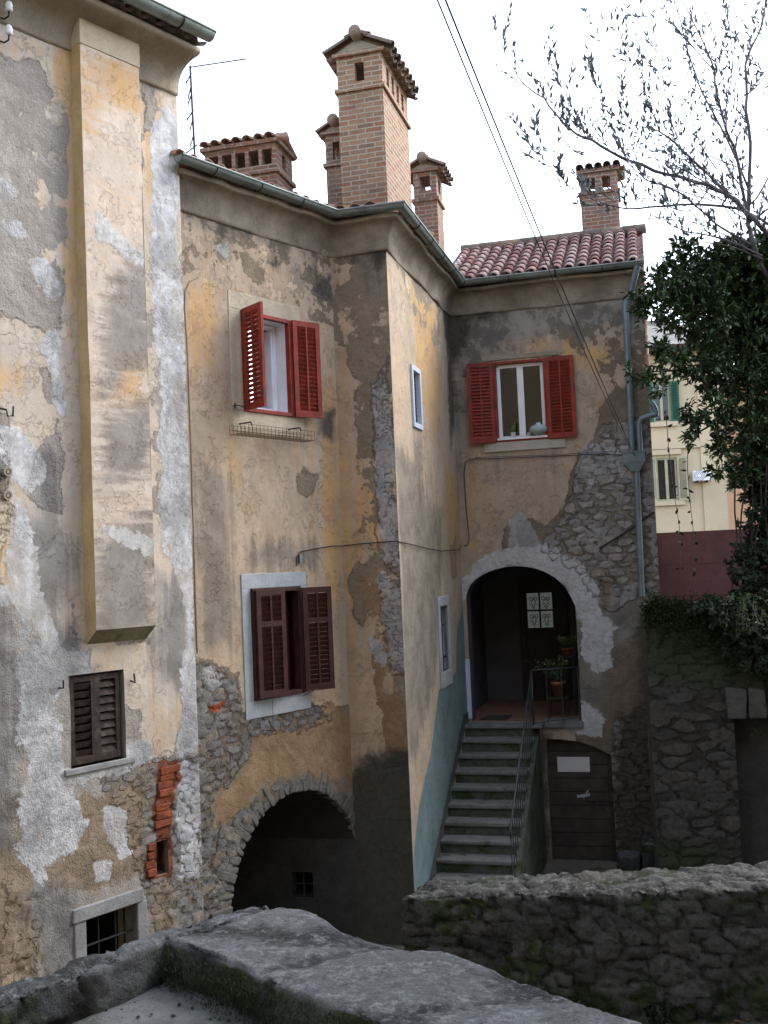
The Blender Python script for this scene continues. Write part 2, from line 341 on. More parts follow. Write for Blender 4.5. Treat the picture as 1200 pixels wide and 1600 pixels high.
def mat_brick(name,bricks=((.40,.17,.10),(.34,.22,.15),(.46,.25,.16)),mortar=(.42,.37,.30),rowh=.068,bw=.23,dirt=(.12,.09,.07)):
    n=N(name,.9)
    br=n.t.nodes.new('ShaderNodeTexBrick')
    uv=n.t.nodes.new('ShaderNodeAttribute'); uv.attribute_name='buv'
    d=n.t.nodes.new('ShaderNodeTexNoise'); d.inputs['Scale'].default_value=5
    n.t.links.new(uv.outputs['Vector'],d.inputs['Vector'])
    vm=n.t.nodes.new('ShaderNodeVectorMath'); vm.operation='MULTIPLY_ADD'; n.t.links.new(d.outputs['Color'],vm.inputs[0]); vm.inputs[1].default_value=(.02,.02,0); n.t.links.new(uv.outputs['Vector'],vm.inputs[2])
    n.t.links.new(vm.outputs[0],br.inputs['Vector']); br.inputs['Scale'].default_value=1
    br.inputs['Brick Width'].default_value=bw; br.inputs['Row Height'].default_value=rowh; br.inputs['Mortar Size'].default_value=.011; br.inputs['Mortar Smooth'].default_value=.3
    br.inputs['Color1'].default_value=(0,0,0,1);br.inputs['Color2'].default_value=(1,1,1,1);br.inputs['Mortar'].default_value=(.5,.5,.5,1); br.inputs['Bias'].default_value=0
    f=n.math('ADD',n.math('MULTIPLY',br.outputs['Color'],.75),n.math('MULTIPLY',n.noise(6,5),.25))
    k=n.ramp(f,[(.15,bricks[0]),(.4,bricks[1]),(.62,bricks[2]),(.85,tuple(x*.75 for x in bricks[1]))])
    k=n.mix(n.mr(n.noise(20,6,.7),.45,.7,0,.5),k,dirt)
    k=n.mix(br.outputs['Fac'],k,mortar); k=n.mix(n.mr(n.noise(1.6,7,.7),.5,.72,0,.6),k,dirt)
    n.col(k); h=n.math('SUBTRACT',n.math('MULTIPLY',n.noise(50,4),.008),n.math('MULTIPLY',br.outputs['Fac'],.010)); n.bump(h,1.)
    return n.m
MT={}
MT['shutter_red']=plain('shutter_red',(.215,.027,.017),.5,0,.35,7,.001,dirt=(.13,.03,.022))
MT['shutter_brown']=plain('shutter_brown',(.048,.016,.012),.55,0,.35,8,.001)
MT['shutter_dark']=plain('shutter_dark',(.035,.022,.018),.75,0,.5,14,.002,dirt=(.075,.06,.05))
MT['frame_white']=plain('frame_white',(.72,.73,.76),.5,0,.06,4,0)
MT['frame_blue']=plain('frame_blue',(.5,.56,.66),.55,0,.08,4,0)
MT['stone_white']=mat_stoneblock('stone_white',(.40,.37,.32),.14,0,1.3,.5)
MT['stone_painted']=mat_stoneblock('stone_painted',(.36,.38,.40),.2,0,1.3,.35)
MT['cornice_soot_shade']=mat_stoneblock('cornice_soot_shade',(.235,.20,.155),.5,0,.8,.9)  # stained stone, with contact shadow under the eaves put into the colour
MT['stone_cornice']=mat_stoneblock('stone_cornice',(.27,.235,.18),.3,0,1.,.8)
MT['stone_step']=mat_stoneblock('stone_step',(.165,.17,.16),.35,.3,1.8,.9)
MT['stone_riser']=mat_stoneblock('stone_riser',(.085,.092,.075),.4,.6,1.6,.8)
MT['gutter']=plain('gutter',(.19,.225,.22),.42,.3,.22,3,0,dirt=(.12,.14,.13))
MT['gutter_light']=plain('gutter_light',(.25,.30,.28),.4,.3,.15,3,0,dirt=(.16,.18,.16))
MT['pipe']=plain('pipe',(.15,.20,.225),.45,.3,.15,3,0,dirt=(.11,.14,.15))
MT['iron']=plain('iron',(.035,.035,.036),.6,.4,.3,20,.001)
MT['rail']=plain('rail',(.06,.072,.07),.5,.5,.3,20,.001)
MT['cable']=plain('cable',(.02,.02,.024),.7,0,.2,9,0)
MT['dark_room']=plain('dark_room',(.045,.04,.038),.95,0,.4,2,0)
MT['room_grey']=plain('room_grey',(.16,.18,.19),.9,0,.1,2,0)
MT['door_dark']=plain('door_dark',(.02,.012,.010),.5,0,.3,9,.001)
MT['door_brown']=plain('door_brown',(.06,.044,.038),.8,0,.35,5,.002,dirt=(.055,.043,.037))
MT['paper']=plain('paper',(.55,.55,.56),.6,0,.05,5,0)
MT['terracotta']=plain('terracotta',(.24,.085,.045),.8,0,.25,10,.002)
MT['floor_tile']=plain('floor_tile',(.24,.115,.075),.5,0,.3,6,.001)
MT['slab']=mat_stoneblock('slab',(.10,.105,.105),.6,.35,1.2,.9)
MT['plaster_dark']=mat_stoneblock('plaster_dark',(.075,.073,.068),.35,.1,1.2,.5)
MT['plaster_int']=plain('plaster_int',(.085,.085,.095),.9,0,.2,2,.002)
MT['brick']=mat_brick('brick')
MT['brick_pale']=mat_brick('brick_pale',((.29,.12,.07),(.26,.17,.11),(.33,.20,.12)),(.37,.31,.24))
MT['brick_old']=mat_brick('brick_old',((.24,.105,.065),(.20,.13,.09),(.27,.15,.10)),(.31,.26,.21),dirt=(.09,.07,.06))
def tile_mat(name,a,b,c,d):
    n=N(name,.88); cell=n.attr('cell'); 
    k=n.ramp(n.math('MULTIPLY_ADD',n.noise(4,5),.3,n.math('MULTIPLY',cell,.75)),[(.15,a),(.4,b),(.65,c),(.9,d)])
    k=n.mix(n.mr(n.noise(14,8,.75),.47,.66,0,.75),k,(.20,.165,.14)); k=n.mix(n.mr(n.noise(3,8,.75),.55,.7,0,.6),k,(.075,.055,.05))
    n.col(k); n.bump(n.noise(60,5),.01); return n.m
MT['tile_pink']=tile_mat('tile_pink',(.27,.115,.10),(.37,.22,.195),(.44,.33,.30),(.22,.09,.08))
MT['tile_orange']=tile_mat('tile_orange',(.26,.12,.07),(.34,.19,.12),(.38,.26,.19),(.18,.08,.055))
MT['tile_dark']=tile_mat('tile_dark',(.10,.075,.06),(.17,.12,.09),(.24,.17,.12),(.07,.055,.045))
def glass_mat(name,tint=(.5,.55,.6)):
    n=N(name,.03); n.b.inputs['Base Color'].default_value=(*tint,1); n.b.inputs['Transmission Weight'].default_value=.0
    t=n.t; g=t.nodes.new('ShaderNodeBsdfGlossy'); g.inputs['Roughness'].default_value=.03; g.inputs['Color'].default_value=(.9,.95,1,1)
    tr=t.nodes.new('ShaderNodeBsdfTransparent'); tr.inputs['Color'].default_value=(*tint,1)
    fr=t.nodes.new('ShaderNodeFresnel'); fr.inputs['IOR'].default_value=1.5
    ms=t.nodes.new('ShaderNodeMixShader'); t.links.new(fr.outputs[0],ms.inputs[0]); t.links.new(tr.outputs[0],ms.inputs[1]); t.links.new(g.outputs[0],ms.inputs[2])
    t.links.new(ms.outputs[0],t.nodes['Material Output'].inputs['Surface']); return n.m
MT['glass']=glass_mat('glass',(.22,.25,.27))
def leaf_mat(name,a,b,rough=.5,tr=.0):
    n=N(name,rough); n.b.inputs['Specular IOR Level'].default_value=.35
    n.col(n.mix(n.attr('cell'),a,b)); return n.m
MT['leaf_dark']=leaf_mat('leaf_dark',(.010,.026,.008),(.065,.12,.034))
MT['leaf_thin']=leaf_mat('leaf_thin',(.07,.085,.085),(.15,.17,.16))  # pale blue-grey imitates sky glare on the bare tree's leaves
MT['leaf_ivy']=leaf_mat('leaf_ivy',(.006,.014,.006),(.024,.046,.014),.75)
MT['leaf_fresh']=leaf_mat('leaf_fresh',(.03,.06,.015),(.09,.15,.035))
MT['moss']=leaf_mat('moss',(.012,.024,.006),(.06,.085,.018),.9)
MT['bark']=plain('bark',(.055,.045,.038),.9,0,.4,12,.004)
MT['bark_thin']=plain('bark_thin',(.11,.10,.11),.9,0,.3,12,.002)  # lightened to imitate sky glare around thin twigs
def smooth(pts,k=4):
    P=[np.array(p,float) for p in pts]; Q=[]
    for i in range(len(P)-1):
        a,b,c,d=P[max(i-1,0)],P[i],P[i+1],P[min(i+2,len(P)-1)]
        for j in range(k): f=j/k; Q.append(tuple(.5*((2*b)+(-a+c)*f+(2*a-5*b+4*c-d)*f*f+(-a+3*b-3*c+d)*f**3)))
    Q.append(tuple(P[-1])); return Q
# ---------------- the walls' planes (metres; z = 0 is the yard) ----------------
EAVE=9.1
aBw=R(38.27)
k1=np.array([-.54,13.43]);k2=np.array([.17,13.24]);k3=np.array([1.19,16.95]);k4=np.array([4.14,16.2])
def az(a,b): return math.atan2(b[0]-a[0],b[1]-a[1])
WB=Wall(k1[0],k1[1],aBw); WR=Wall(k1[0],k1[1],az(k1,k2)); WC=Wall(k2[0],k2[1],az(k2,k3)); WD=Wall(k3[0],k3[1],az(k3,k4))
WA=WB.shift(.14); 
LR=float(np.hypot(*(k2-k1))); LC=float(np.hypot(*(k3-k2))); LD=float(np.hypot(*(k4-k3)))
def rect(W,x0,y0,x1,y1):
    """rectangle on a wall from two opposite photo corners"""
    a=W.uv(x0,y0);b=W.uv(x1,y1); return min(a[0],b[0]),max(a[0],b[0]),min(a[1],b[1]),max(a[1],b[1])
def rp(r): return [(r[0],r[2]),(r[1],r[2]),(r[1],r[3]),(r[0],r[3])]
def reveal(W,poly,depth,name,mat,parent,face=0.):
    """the sides of an opening cut in a wall, going inwards"""
    m=MB(); n=len(poly); vs=[W.p(u,v,face) for u,v in poly]+[W.p(u,v,-depth) for u,v in poly]
    m.add(vs,[(i,(i+1)%n,n+(i+1)%n,n+i) for i in range(n)]); return m.build(name,mat,parent)
def room(W,r,depth,mat,parent,name='room',pad=.25,w0=-.02):
    m=MB(); u0,u1,v0,v1=r[0]-pad,r[1]+pad,r[2]-pad,r[3]+pad
    P=[W.p(u,v,w) for w in (w0,-depth) for u,v in((u0,v0),(u1,v0),(u1,v1),(u0,v1))]
    m.add(P,[(4,5,6,7),(0,1,5,4),(1,2,6,5),(2,3,7,6),(3,0,4,7)]); return m.build(name,mat,parent)
def shutter(W,hu,v0,v1,width,ang,side,mat,parent,th=.035,style='red',w0=.03,name='shutter',hr=.8):
    """louvred leaf hinged at hu; side -1 opens from the left jamb, +1 from the right; ang 0 = shut, 180 = flat on the wall"""
    a=R(ang); s=-side   # shut leaf extends towards the opening
    dirv=W.d*(s*math.cos(a))+W.n*math.sin(a); nn=np.cross(dirv,[0,0,1.]); nn=nn/np.linalg.norm(nn)
    O=W.p(hu,v0,w0); H=v1-v0; Z=np.array([0,0,1.]); m=MB()
    def bx(a0,a1,z0,z1,t0,t1): m.obox(O+dirv*a0+Z*z0+nn*t0,dirv*(a1-a0),Z*(z1-z0),nn*(t1-t0))
    st=.062 if style!='dark' else .05; t=th/2
    bx(0,st,0,H,-t,t); bx(width-st,width,0,H,-t,t); bx(st,width-st,0,st*1.3,-t,t); bx(st,width-st,H-st*1.1,H,-t,t)
    z0=st*1.3; z1=H-st*1.1; segs=[(z0,z1)]
    if style=='brown': hr=.97; zm=z0+(z1-z0)*.70; bx(st,width-st,zm-.03,zm+.03,-t,t); segs=[(z0,zm-.03),(zm+.03,z1)]
    for a_,b_ in segs:
        k=max(3,int((b_-a_)/ (.052 if style!='dark' else .075)))
        for i in range(k):
            z=a_+(b_-a_)*(i+.5)/k; hgt=(b_-a_)/k*hr
            # tilted slat
            o=O+dirv*st+Z*(z-hgt*.6)+nn*(-t*.75); m.obox(o,dirv*(width-2*st),nn*(1.5*t)*1.0+Z*hgt*(-1 if style=='x' else .9),Z*.008+nn*.003)
    if style in('red','brown'): bx(width/2-.012,width/2+.012,z0,z1,t*.2,t*.95); bx(width/2-.012,width/2+.012,z0,z1,-t*.95,-t*.2)
    return m.build(name,mat,parent,bevel=.003)
def frame(W,r,wd,t0,t1,mat,parent,name,mull=0,bevel=.004,low=None):
    u0,u1,v0,v1=r; low=wd if low is None else low; m=MB()
    m.box(W,u0,u0+wd,v0,v1,t0,t1); m.box(W,u1-wd,u1,v0,v1,t0,t1); m.box(W,u0+wd,u1-wd,v1-wd,v1,t0,t1-.001)
    if low: m.box(W,u0+wd,u1-wd,v0,v0+low,t0,t1-.001)
    for k in range(mull): c=u0+(u1-u0)*(k+1)/(mull+1); m.box(W,c-.05,c+.05,v0+wd,v1-wd,t0-.001,t1+.004)
    return m.build(name,mat,parent,bevel=bevel)
def pane(W,r,w_,parent,name='pane',mat=None):
    m=MB(); m.box(W,r[0],r[1],r[2],r[3],w_-.003,w_+.003); return m.build(name,mat or MT['glass'],parent)
def win(parent,W,r): # window parts hang under this frame object
    return None
def sweep(name,line,prof,mat,parent,smooth=True,caps=True,jit=0.,sub=1):
    """sweep a profile of (out, z) along a plan polyline with mitred corners"""
    line=[np.array(q[:2],float) for q in line]; n=len(line); D=[(line[i+1]-line[i])/np.hypot(*(line[i+1]-line[i])) for i in range(n-1)]; Nn=[np.array([d[1],-d[0]]) for d in D]
    mit=[]
    for i in range(n):
        if i==0: mit.append(Nn[0])
        elif i==n-1: mit.append(Nn[-1])
        else: b=Nn[i-1]+Nn[i]; b/=np.hypot(*b); mit.append(b/max(.3,b@Nn[i]))
    L=[];Q=[]
    for i in range(n-1):
        k=max(1,int(np.hypot(*(line[i+1]-line[i]))/.12)) if sub>1 else 1
        for j in range(k): f=j/k; L.append(line[i]*(1-f)+line[i+1]*f); Q.append(mit[i]*(1-f)+mit[i+1]*f)
    L.append(line[-1]);Q.append(mit[-1])
    m=MB();k=len(prof);vs=[]
    for i,(a,b) in enumerate(zip(L,Q)):
        for o,z in prof:
            jx=jit*vnoise(np.array([[a[0],a[1],z]]),3,3,3)[0] if jit else 0
            c=a+b*(o+jx); vs.append((c[0],c[1],z+jx*.6))
    fs=[(i*k+j,i*k+j+1,(i+1)*k+j+1,(i+1)*k+j) for i in range(len(L)-1) for j in range(k-1)]
    if caps: fs+= [tuple(range(k))[::-1],tuple((len(L)-1)*k+j for j in range(k))]
    m.add(vs,fs); return m.build(name,mat,parent,smooth=smooth)
def halfpipe(rad,oc,zc,rim=.012,t=.006):
    pr=[(oc+rad*math.cos(a),zc+rad*math.sin(a)) for a in np.linspace(math.pi,2*math.pi,13)]
    pr+=[(oc+rad+rim*.7*(1+math.cos(a)),zc+rim*math.sin(a)) for a in np.linspace(math.pi*1.0,-math.pi*.6,7)][1:]
    pr+=[(oc+(rad-t)*math.cos(a),zc+(rad-t)*math.sin(a)) for a in np.linspace(2*math.pi,math.pi,13)]
    return pr
def smoothlow(o,ang=40):
    try:
        me=o.data; me.polygons.foreach_set('use_smooth',[True]*len(me.polygons)); me.set_sharp_from_angle(angle=R(ang))
    except Exception: pass
def brickuv(o):
    me=o.data; at=me.attributes.new('buv','FLOAT_VECTOR','CORNER'); buf=np.zeros((len(me.loops),3),np.float32); off=wloc(o)
    for p in me.polygons:
        n=p.normal; t=Vector((-n.y,n.x,0)); t=t.normalized() if t.length>.3 else Vector((1,0,0)); hz=abs(n.z)>.8
        for li in p.loop_indices:
            q=me.vertices[me.loops[li].vertex_index].co+off; buf[li]=(q.x if hz else q.dot(t), q.y if hz else q.z, 0)
    at.data.foreach_set('vector',buf.ravel()); return o
def tiles(name,O,A,S,wid,length,mat,parent,pitch=.2,tl=.38,rad=None,seed=0,pans=True,thick=.012):
    """barrel tiles: O top-left corner, A unit vector across, S unit vector down the slope"""
    O,A,S=[np.array(q,float) for q in(O,A,S)]; Nn=np.cross(A,S); Nn/=np.linalg.norm(Nn); Nn*= 1 if Nn[2]>0 else -1
    rad=rad or pitch*.40; nc=max(1,round(wid/pitch)); nr=max(1,int(math.ceil(length/(tl*.82)))); rg=np.random.default_rng(seed)
    V=[];Fc=[];cell=[]
    def arc(c,r,up,tl_,l0,l1,r1,cv,lift):
        k=len(V); ns=8
        for (l,rr,th) in((l0,r,0),(l1,r1,0),(l1,r1-thick,1),(l0,r-thick,1)):
            for j in range(ns+1):
                an=math.pi*j/ns; V.append(O+A*(c-rr*math.cos(an)*1.08)+S*l+Nn*((rr*math.sin(an)*up)*(.95)+(lift if l==l1 else 0)))
                cell.append(cv)
        w_=ns+1
        for q in range(3):
            for j in range(ns): Fc.append((k+q*w_+j,k+q*w_+j+1,k+(q+1)*w_+j+1,k+(q+1)*w_+j))
    for i in range(nc):
        c=(i+.5)*pitch+rg.uniform(-.006,.006)
        for j in range(nr):
            l1=length-j*tl*.82+rg.uniform(-.012,.012); l0=max(l1-tl,-.05)
            arc(c,rad*.86,1,0,l0,l1,rad*rg.uniform(.97,1.05),rg.random(),.022)
            if pans: V_=len(V); arc(c+pitch/2,rad,-1,0,l0,l1,rad*.86,rg.random(),.0)
    return quick(name,[tuple(q) for q in V],Fc,mat,parent,True,{'cell':cell})
def chimney(parent,W,wid,dep,z0,bands,zo0,zo1,ztop,nf,ns_,mat,pier=.11,label=None,openw=None):
    m=MB(); b=.035
    m.box(W,0,wid,z0,zo0,-dep,0)
    for zb in bands: m.box(W,-b,wid+b,zb,zb+.055,-dep-b,b)
    # piers
    def piers(L,n,fn):
        ow=(L-pier*(n+1))/n if openw is None else openw; pw=(L-ow*n)/(n+1)
        for i in range(n+1): fn(i*(pw+ow),i*(pw+ow)+pw)
    t=.1
    piers(wid,nf,lambda a,c:(m.box(W,a,c,zo0,zo1,-t,0),m.box(W,a,c,zo0,zo1,-dep,-dep+t)))
    piers(dep-2*t,ns_,lambda a,c:(m.box(W,.002,t,zo0,zo1,-t-c,-t-a),m.box(W,wid-t,wid-.002,zo0,zo1,-t-c,-t-a)))
    m.box(W,.03,wid-.03,zo0,zo0+.01,-dep+.03,-.03)
    m.box(W,0,wid,zo1,ztop,-dep,0); m.box(W,-b*1.4,wid+b*1.4,ztop,ztop+.05,-dep-b*1.4,b*1.4)
    o=m.build('chimney',mat,parent); brickuv(o)
    if label:o['label']=label
    return o
def gable_cap(ch,W,wid,dep,z,rise,over,mat,along='w',pitch=.19,seed=3,name='cap_tiles'):
    """two-pitched cap; along='w': ridge runs away from the front face, 'u': ridge runs along the front"""
    Z=np.array([0,0,1.])
    m=MB()
    if along=='w':
        tri=[(-over*.2,z),(wid+over*.2,z),(wid/2,z+rise)]
        m.add([W.p(u,v,.04) for u,v in tri]+[W.p(u,v,-dep-.04) for u,v in tri],[(0,1,2),(5,4,3),(0,3,4,1),(1,4,5,2),(2,5,3,0)]); half=wid/2+over; L=dep+2*over
        for sgn in(-1,1):
            S=W.d*sgn*half-Z*(rise*half/(wid/2)); ln=np.linalg.norm(S); S=S/ln
            O=W.p(wid/2,z+rise+.05,over if sgn<0 else over); A=-W.n
            tiles(name,O,A,S,L,ln,mat,ch,pitch=pitch,tl=.42,seed=seed+sgn)
        mb=MB(); mb.tube([W.p(wid/2,z+rise+.05,over+.03),W.p(wid/2,z+rise+.06,-dep-over)],.085,10); mb.build('ridge_tile',mat,ch,smooth=True,attrs={'cell':[.5]*len(mb.v)})
    else:
        tri=[(.04,z),(-dep-.04,z),(-dep/2,z+rise)]
        m.add([W.p(-.01,v,w_) for w_,v in tri]+[W.p(wid+.01,v,w_) for w_,v in tri],[(0,1,2),(5,4,3),(0,3,4,1),(1,4,5,2),(2,5,3,0)]); half=dep/2+over; L=wid+2*over
        for sgn in(-1,1):
            S=W.n*sgn*half-Z*(rise*half/(dep/2)); ln=np.linalg.norm(S); S=S/ln
            tiles(name,W.p(-over,z+rise+.05,-dep/2),W.d,S,L,ln,mat,ch,pitch=pitch,tl=.42,seed=seed+sgn)
        mb=MB(); mb.tube([W.p(-over,z+rise+.055,-dep/2),W.p(wid+over,z+rise+.055,-dep/2)],.075,10); mb.build('ridge_tile',mat,ch,smooth=True,attrs={'cell':[.5]*len(mb.v)})
    g=m.build('gable',MT['stone_cornice'],ch)
# ================= GROUND =================
def flat(name,pts,z,mat,kind='structure'):
    m=MB(); m.add([(x,y,z) for x,y in pts],[tuple(range(len(pts)))]); o=m.build(name,mat); o['kind']=kind; return o
MT['ground']=mat_rubble('ground',(.10,.095,.08),(.07,.066,.058),(.13,.11,.08),(.035,.03,.024),.7)
MT['earth']=mat_stoneblock('earth',(.13,.115,.09),.4,.5,.6,1.)
flat('ground',[(-400,-400),(400,-400),(400,400),(-400,400)],0.,MT['earth'])

# ================= HOUSE A: the tall house on the left =================
MT['wallA']=wallmat('wallA',under=((.50,.455,.40),(.37,.335,.295)),coat=((.63,.545,.45),(.49,.445,.385),(.61,.455,.29)),grey=(.12,.13,.14),white=(.68,.695,.71),tan=(.31,.24,.165),stone=((.31,.30,.285),(.22,.21,.20),(.31,.26,.21)),mortar=(.24,.20,.155),red=(.23,.075,.04))
MT['stone_grey']=mat_stoneblock('stone_grey',(.25,.255,.255),.25,0,1.6,.7)
MT['wallA_breast']=wallmat('wallA_breast',coat=((.68,.575,.47),(.56,.48,.40),(.64,.46,.31)),grey=(.15,.15,.145),streak=1.,gmap=(1.6,1.6,11.))
uA1=WA.uv(280,270)[0]; uA0=WA.uv(-170,800)[0]; vAf=WA.uv(278,150)[1]
wco=.36; WAc=WA.shift(wco); vAl=WAc.uv(318,82)[1]; 
A=thing('tall_house',WA.p(uA0,0,0),'tall house at the left with peeling plaster, a projecting chimney breast and dark closed shutters','house')
rA1=rect(WA,108,1056,197,1184); rA2=rect(WA,133,1438,215,1540); rA2=(rA2[0],rA2[1],WA.uv(135,1545)[1],WA.uv(133,1438)[1]); rA3=rect(WA,244,1316,264,1364)
rA2=(WA.uv(134,1450)[0],WA.uv(214,1440)[0],WA.uv(134,1450)[1]-1.0,WA.uv(134,1437)[1])
layA={'ochre':[[(-220,30),(112,70),(125,400),(110,520),(100,400),(97,180),(60,90),(-220,50)],[(-60,545),(30,560),(55,590),(30,620),(-60,625)],[(0,860),(45,880),(50,940),(0,950)],[(230,150),(250,160),(250,260),(235,300)],[(240,1090),(285,1100),(270,1180),(240,1180)]],'coat':{'base':-.6,'add':[[(-220,-60),(110,-40),(125,60),(135,500),(150,1010),(128,1020),(118,985),(100,900),(96,800),(97,700),(90,600),(97,420),(98,330),(98,170),(60,98),(-220,60)],
        [(-200,500),(20,500),(70,520),(95,560),(98,640),(60,700),(40,760),(60,800),(105,800),(110,900),(120,1000),(80,1010),(40,960),(0,900),(-200,900)],
        [(215,60),(285,100),(286,300),(300,600),(300,1000),(288,1110),(270,1180),(232,1190),(215,1120),(140,1045),(140,1005),(235,1005)]],
        'sub':[[(222,120),(240,140),(245,170),(238,200),(222,215)],[(60,572),(76,570),(84,610),(80,625),(68,600)],[(-60,620),(10,650),(20,720),(10,760),(-60,800)]]},
 'stone':[[(205,1200),(245,1175),(330,1180),(330,1500),(245,1480),(232,1400),(215,1370),(200,1300)],[(160,1215),(205,1215),(215,1250),(170,1260)],[(-100,650),(10,680),(18,800),(-10,900),(-100,900)],[(10,1380),(60,1400),(60,1560),(0,1560)]],
 'tan':[[(140,1240),(225,1225),(235,1360),(120,1400),(60,1360),(30,1400),(80,1500),(20,1560),(-60,1500),(-60,1300),(30,1230)],[(235,1380),(268,1375),(275,1440),(240,1480)],[(-100,640),(5,680),(0,760),(-100,800)]],
 'white':[[(-20,655),(30,668),(58,700),(70,730),(50,770),(25,765),(10,730),(-20,700)],[(25,760),(45,820),(60,900),(95,1010),(140,1015),(150,1060),(100,1070),(70,1140),(100,1190),(60,1200),(25,1150),(40,1050),(20,950),(0,930),(20,850)],
   [(238,200),(258,170),(276,190),(278,330),(285,520),(296,700),(300,900),(308,1000),(308,1175),(280,1185),(284,1050),(292,960),(275,900),(250,860),(246,600),(238,400)],
   [(35,1130),(90,1100),(105,1200),(135,1290),(118,1315),(80,1350),(40,1330),(45,1250)],[(150,1180),(235,1150),(240,1185),(150,1215)],[(30,1220),(60,1210),(80,1300),(60,1380),(30,1340)],[(163,1255),(200,1262),(207,1335),(190,1345),(176,1310),(165,1300)],[(100,1205),(210,1185),(240,1160),(240,1190),(160,1215),(110,1232)],
   [(2,350),(22,345),(48,368),(35,375),(12,372)],[(40,395),(72,400),(95,450),(85,470),(55,440)],[(-40,265),(10,275),(25,300),(15,322),(-40,310)],[(60,540),(90,500),(98,640),(85,625),(78,585)],[(270,1200),(315,1190),(315,1380),(280,1370)],[(150,1350),(172,1340),(172,1375),(155,1375)]],
 'grey':[[(35,800),(85,790),(112,870),(105,930),(90,960),(128,1005),(135,1015),(100,1050),(70,1110),(50,1160),(10,1180),(20,1060),(45,980),(25,900)],[(238,880),(275,890),(297,930),(297,1000),(285,1080),(245,1085),(235,1010)],[(248,430),(288,430),(300,800),(300,880),(262,860),(250,700)],[(-100,900),(20,960),(30,1100),(30,1330),(-100,1350)],[(60,700),(95,720),(100,850),(60,820)],[(60,1370),(130,1390),(130,1500),(60,1560)],[(285,1180),(312,1180),(312,1300),(280,1300)]],
 'dark':[[(-220,-80),(125,-60),(125,55),(90,40),(40,-10),(-220,-20)],[(100,1040),(160,1032),(170,1048),(108,1056)]],
 'mott':[[(-200,60),(100,170),(95,450),(-200,500)],[(235,400),(300,400),(300,800),(245,800)]],
 'red':[[(245,1190),(278,1192),(284,1215),(270,1235),(268,1300),(270,1320),(272,1372),(228,1374),(228,1330),(243,1310),(238,1270),(244,1240)]]}
oA=[(uA0,0),(uA1,0),(uA1,vAf+.5),(uA0,vAf+.5)]
make_wall('wall',WA,oA,[rp(rA1),rp(rA2),rp(rA3)],layA,MT['wallA'],A,.028,.03,.2,.085,1)
# side, back and end walls
m=MB(); 
def wallbox(W,u0,u1,v0,v1,dep,name,mat,parent,w0=0.,top=False):
    m=MB(); P=[W.p(u0,v0,w0),W.p(u0,v0,-dep),W.p(u1,v0,-dep),W.p(u1,v0,w0),W.p(u0,v1,w0),W.p(u0,v1,-dep),W.p(u1,v1,-dep),W.p(u1,v1,w0)]
    m.add(P,[(0,1,5,4),(1,2,6,5),(2,3,7,6)]+([(4,5,6,7)] if top else [])); return m.build(name,mat,parent)
MT['plain_plaster']=mat_stoneblock('plain_plaster',(.36,.30,.22),.2,0,.7,.5)
wallbox(WA,uA0,uA1,0,vAl,5.,'rear_wall',MT['plain_plaster'],A)
# chimney breast
WA2=WA.shift(.16); b0=WA2.uv(137,500)[0]; b1=WA2.uv(229,500)[0]; bz=WA2.uv(150,985)[1]
layBr={'ochre':[[(120,70),(230,110),(230,200),(180,170),(120,230)],[(180,540),(225,560),(225,640),(180,640)]],'coat':[[(60,-90),(300,-90),(300,1100),(60,1100)]],'grey':[[(180,420),(245,400),(245,560),(160,620),(150,500)],[(150,640),(245,620),(245,760),(150,770)],[(140,840),(245,800),(245,990),(150,990)],[(140,880),(245,880),(245,1000),(140,1000)]],'mott':[],'white':[[(150,330),(225,400),(225,420),(150,380)],[(155,810),(240,850),(240,865),(155,840)]],'dark':[]}
make_wall('chimney_breast',WA2,[(b0,bz),(b1,bz),(b1,vAl-.06),(b0,vAl-.06)],[],layBr,MT['wallA_breast'],A,.03,.02,seed=2,fade=False)
m=MB(); z2=bz-.16
for u in(b0,b1): m.add([WA2.p(u,bz),WA2.p(u,vAl),WA.p(u,vAl,-.03),WA.p(u,z2,-.03),WA.p(u,bz,0)],[(0,1,2,3)])
MT['breast_side']=mat_stoneblock('breast_side',(.46,.345,.18),.25,0,.8,.4)
m.build('breast_side',MT['breast_side'],A)
m=MB(); m.add([WA2.p(b0,bz),WA2.p(b1,bz),WA.p(b1,z2,-.03),WA.p(b0,z2,-.03)],[(0,1,2,3)]); m.build('breast_corbel',mat_stoneblock('corbel',(.22,.20,.13),.35,.2,1,.6),A)
vb=WA2.uv(127,68)[1]; m=MB(); m.box(WA2,b0-.008,b1+.008,vb,vAl-.05,-.2,.014); m.build('breast_band',mat_stoneblock('breast_band',(.48,.41,.31),.15,0,1,.4),A,bevel=.006)
# cornice
h=vAl-vAf
prA=[(.004,vAf-.012),(.028,vAf-.004),(.03,vAf+.02)]+[(.03+(wco-.03)*(1-math.cos(t))**1.15,vAf+.03+(h-.10)*math.sin(t)**1.0) for t in np.linspace(.05,math.pi/2,9)]+[(wco+.02,vAl-.06),(wco+.045,vAl-.05),(wco+.045,vAl),(0.,vAl+.01)]
sweep('cornice',[WA.p(uA0,0),WA.p(uA1,0)],prA,MT['stone_cornice'],A,smooth=True,jit=.012,sub=2)
